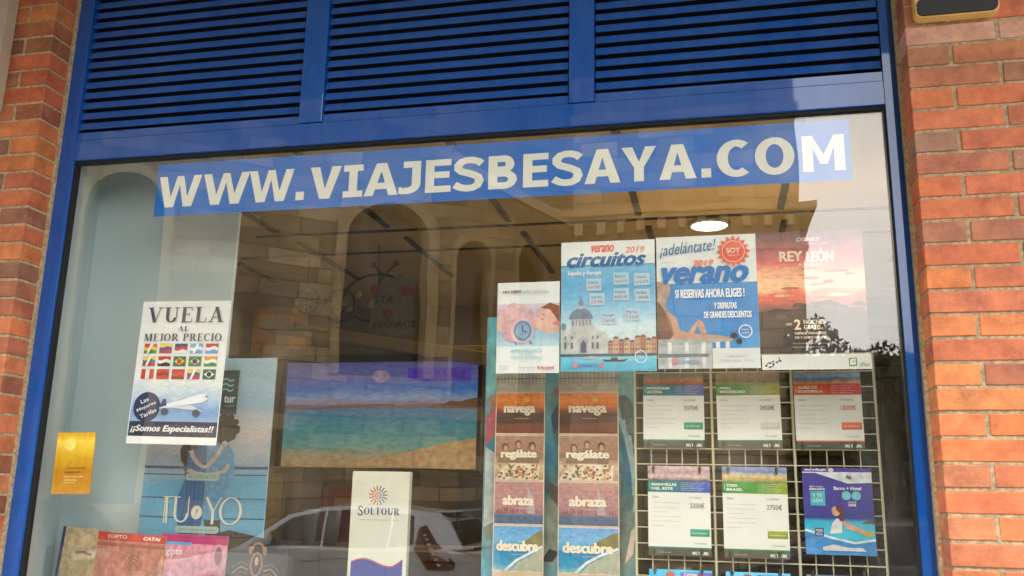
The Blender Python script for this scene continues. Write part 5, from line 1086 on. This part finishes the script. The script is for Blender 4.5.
# ---- parked cars
def car(label, loc, body_c, rotz=0):
    t = thing('parked_car', label, 'car', loc, (0, 0, rotz), 'cars parked across the street')
    paint = plain(body_c, .35, .1, 1); glass = plain((14, 18, 20), .05); blk = plain((18, 18, 18), .6); wall_rub = plain((22, 22, 22), .8); alloy = plain((150, 152, 156), .3, .9)
    # silhouette (tail at +x), lower body and greenhouse as lofted sections across y
    low = [(-2.05, .35), (-2.08, .55), (-2.0, .72), (-1.3, .9), (-.95, .96), (1.75, 1.0), (1.98, .95), (2.04, .75), (2.05, .5), (1.98, .3), (-1.9, .25)]
    up_ = [(-.98, .95), (-.35, 1.33), (.1, 1.42), (1.0, 1.45), (1.55, 1.40), (1.72, 1.3), (1.95, .98)]
    bm = bmesh.new(); rings = []
    secs = [(-.82, .93, .06), (-.78, .99, .02), (-.4, 1.0, 0), (.4, 1.0, 0), (.78, .99, .02), (.82, .93, .06)]
    for y, sc, up0 in secs: rings.append([bm.verts.new((x * sc if abs(x) > 1.9 else x, y, .62 + (z - .62) * (sc if z > .62 else 1) )) for x, z in low])
    for a, b_ in zip(rings, rings[1:]):
        for i in range(len(low)): bm.faces.new((a[i], a[(i + 1) % len(low)], b_[(i + 1) % len(low)], b_[i]))
    bm.faces.new(rings[0]); bm.faces.new(rings[-1][::-1])
    b = MB(); b.bm(bm, paint, False)
    bm = bmesh.new(); rings = []
    for y, zs, xs in ((-.79, 0, 1), (-.7, .45, 1), (-.62, .9, .97), (-.5, 1.0, .96), (.5, 1.0, .96), (.62, .9, .97), (.7, .45, 1), (.79, 0, 1)):
        if zs == 0: continue
        pass
    # greenhouse: side face leans inwards from the waist (y .79) to the roof (y .6)
    def yy(z): return .80 - (z - .95) / .5 * .2
    n = len(up_); vs_ = [(x, -yy(z), z) for x, z in up_] + [(x, yy(z), z) for x, z in up_]
    rim = [(x, (-1) ** k * 0, z + .025) for k, (x, z) in enumerate(up_)]
    mid = [(x, 0, z + (.03 if 0 < i < n - 1 else 0)) for i, (x, z) in enumerate(up_)]
    b.add(vs_ + mid, [(i, i + 1, 2 * n + i + 1, 2 * n + i) for i in range(n - 1)] + [(2 * n + i, 2 * n + i + 1, n + i + 1, n + i) for i in range(n - 1)] + [tuple(range(n)), tuple(range(2 * n - 1, n - 1, -1))], paint)
    b.build('body', t)
    for s in (-1, 1):
        for pp in ([(-.78, .98), (-.28, 1.29), (.14, 1.375), (.15, .99)], [(.18, .99), (.175, 1.38), (.85, 1.40), (1.0, 1.39), (1.0, 1.0)], [(1.03, 1.01), (1.03, 1.38), (1.27, 1.36), (1.32, 1.02)]):
            g = MB(); o1 = [(x, s * (yy(z) + .006), z) for x, z in pp]; o2 = [(x, s * (yy(z) - .01), z) for x, z in pp]; k = len(pp)
            g.add(o1 + o2, [tuple(range(k)), tuple(range(2 * k - 1, k - 1, -1))] + [(i, (i + 1) % k, k + (i + 1) % k, k + i) for i in range(k)], glass); g.build('side_window', t)
    g = MB(); g.add([(1.735, -.6, 1.29), (1.735, .6, 1.29), (1.925, .7, 1.03), (1.925, -.7, 1.03), (1.75, -.6, 1.295), (1.75, .6, 1.295), (1.94, .7, 1.035), (1.94, -.7, 1.035)], [(0, 1, 2, 3), (7, 6, 5, 4), (0, 4, 5, 1), (1, 5, 6, 2), (2, 6, 7, 3), (3, 7, 4, 0)], glass); g.build('rear_window', t)
    g = MB(); g.add([(-.93, -.72, .99), (-.93, .72, .99), (-.4, .63, 1.31), (-.4, -.63, 1.31), (-.95, -.72, 1.0), (-.95, .72, 1.0), (-.42, .63, 1.32), (-.42, -.63, 1.32)], [(0, 1, 2, 3), (7, 6, 5, 4), (0, 4, 5, 1), (1, 5, 6, 2), (2, 6, 7, 3), (3, 7, 4, 0)], glass); g.build('windscreen', t)
    g = MB(); g.box(1.5, 1.82, -.5, .5, 1.405, 1.43, paint, .01); g.build('spoiler', t)
    red = plain((70, 12, 10), .12); wl = plain((214, 206, 196), .2)
    for s in (-1, 1):
        g = MB(); pr = [(1.36, 1.22), (1.44, 1.25), (1.6, 1.05), (1.86, .86), (1.85, .79), (1.52, .78), (1.35, .98)]
        g.add([(x, s * (.835 if z < 1 else yy(z) + .022), z) for x, z in pr] + [(x, s * .6, z) for x, z in pr], [tuple(range(7)), tuple(range(13, 6, -1))] + [(i, (i + 1) % 7, 7 + (i + 1) % 7, 7 + i) for i in range(7)], red); o = g.build('tail_light', t)
        g = MB(); 
        for q in range(7): yq = (.838 if 1.14 - q * .05 < 1 else yy(1.14 - q * .05) + .03); g.box(1.43 + q * .035, 1.47 + q * .035, s * yq - .012, s * yq + .012, 1.12 - q * .05, 1.145 - q * .05, wl)
        g.build('reflector', o)
        g = MB(); g.poly = None; g.box(-2.06, -1.85, s * .72 - .12, s * .72 + .1, .62, .76, wl, .03); g.build('headlight', t)
        g = MB(); g.box(-.62, -.42, s * .9 - .09, s * .9 + .09, 1.0, 1.13, paint, .04); g.build('wing_mirror', t)
        for x in (-1.32, 1.28):
            g = MB(); g.lathe((x, s * .76 - .1, .31), [(.19, 0), (.3, .01), (.315, .05), (.315, .16), (.3, .2), (.19, .2)], wall_rub, 28, axis='Y'); o = g.build('wheel', t)
            h2 = MB(); h2.lathe((x, s * .76 - .105, .31), [(.05, 0), (.19, .008), (.19, .2), (.05, .212)], alloy, 20, axis='Y'); h2.build('rim', o)
    g = MB(); g.box(2.0, 2.07, -.78, .78, .35, .56, paint, .03); g.box(-2.12, -2.02, -.78, .78, .32, .52, paint, .03); g.build('bumper', t)
    g = MB(); g.box(2.045, 2.055, -.26, .26, .66, .77, ink((226, 226, 220))); g.build('number_plate', t)
    for x in (-.72, .17, 1.02):
        pass
    g = MB()
    for x in (.17, 1.02):
        g.box(x - .003, x + .003, -.8205, .8205, .35, .93, blk)
    g.build('door_gap', t)
    for s in (-1, 1):
        for x in (0.02, .86): g = MB(); g.box(x - .08, x + .06, s * .83 - .012, s * .83 + .012, .83, .86, paint, .006); g.build('door_handle', t)
    return t
car('silver hatchback parked across the street, its tail light by the logo stand', (-4.85, -8.5, -.12), (186, 190, 194))
car('grey hatchback parked further right across the street', (1.5, -8.6, -.12), (78, 82, 86))
car('dark blue hatchback parked at the far left across the street', (-10.6, -8.55, -.12), (30, 40, 66))
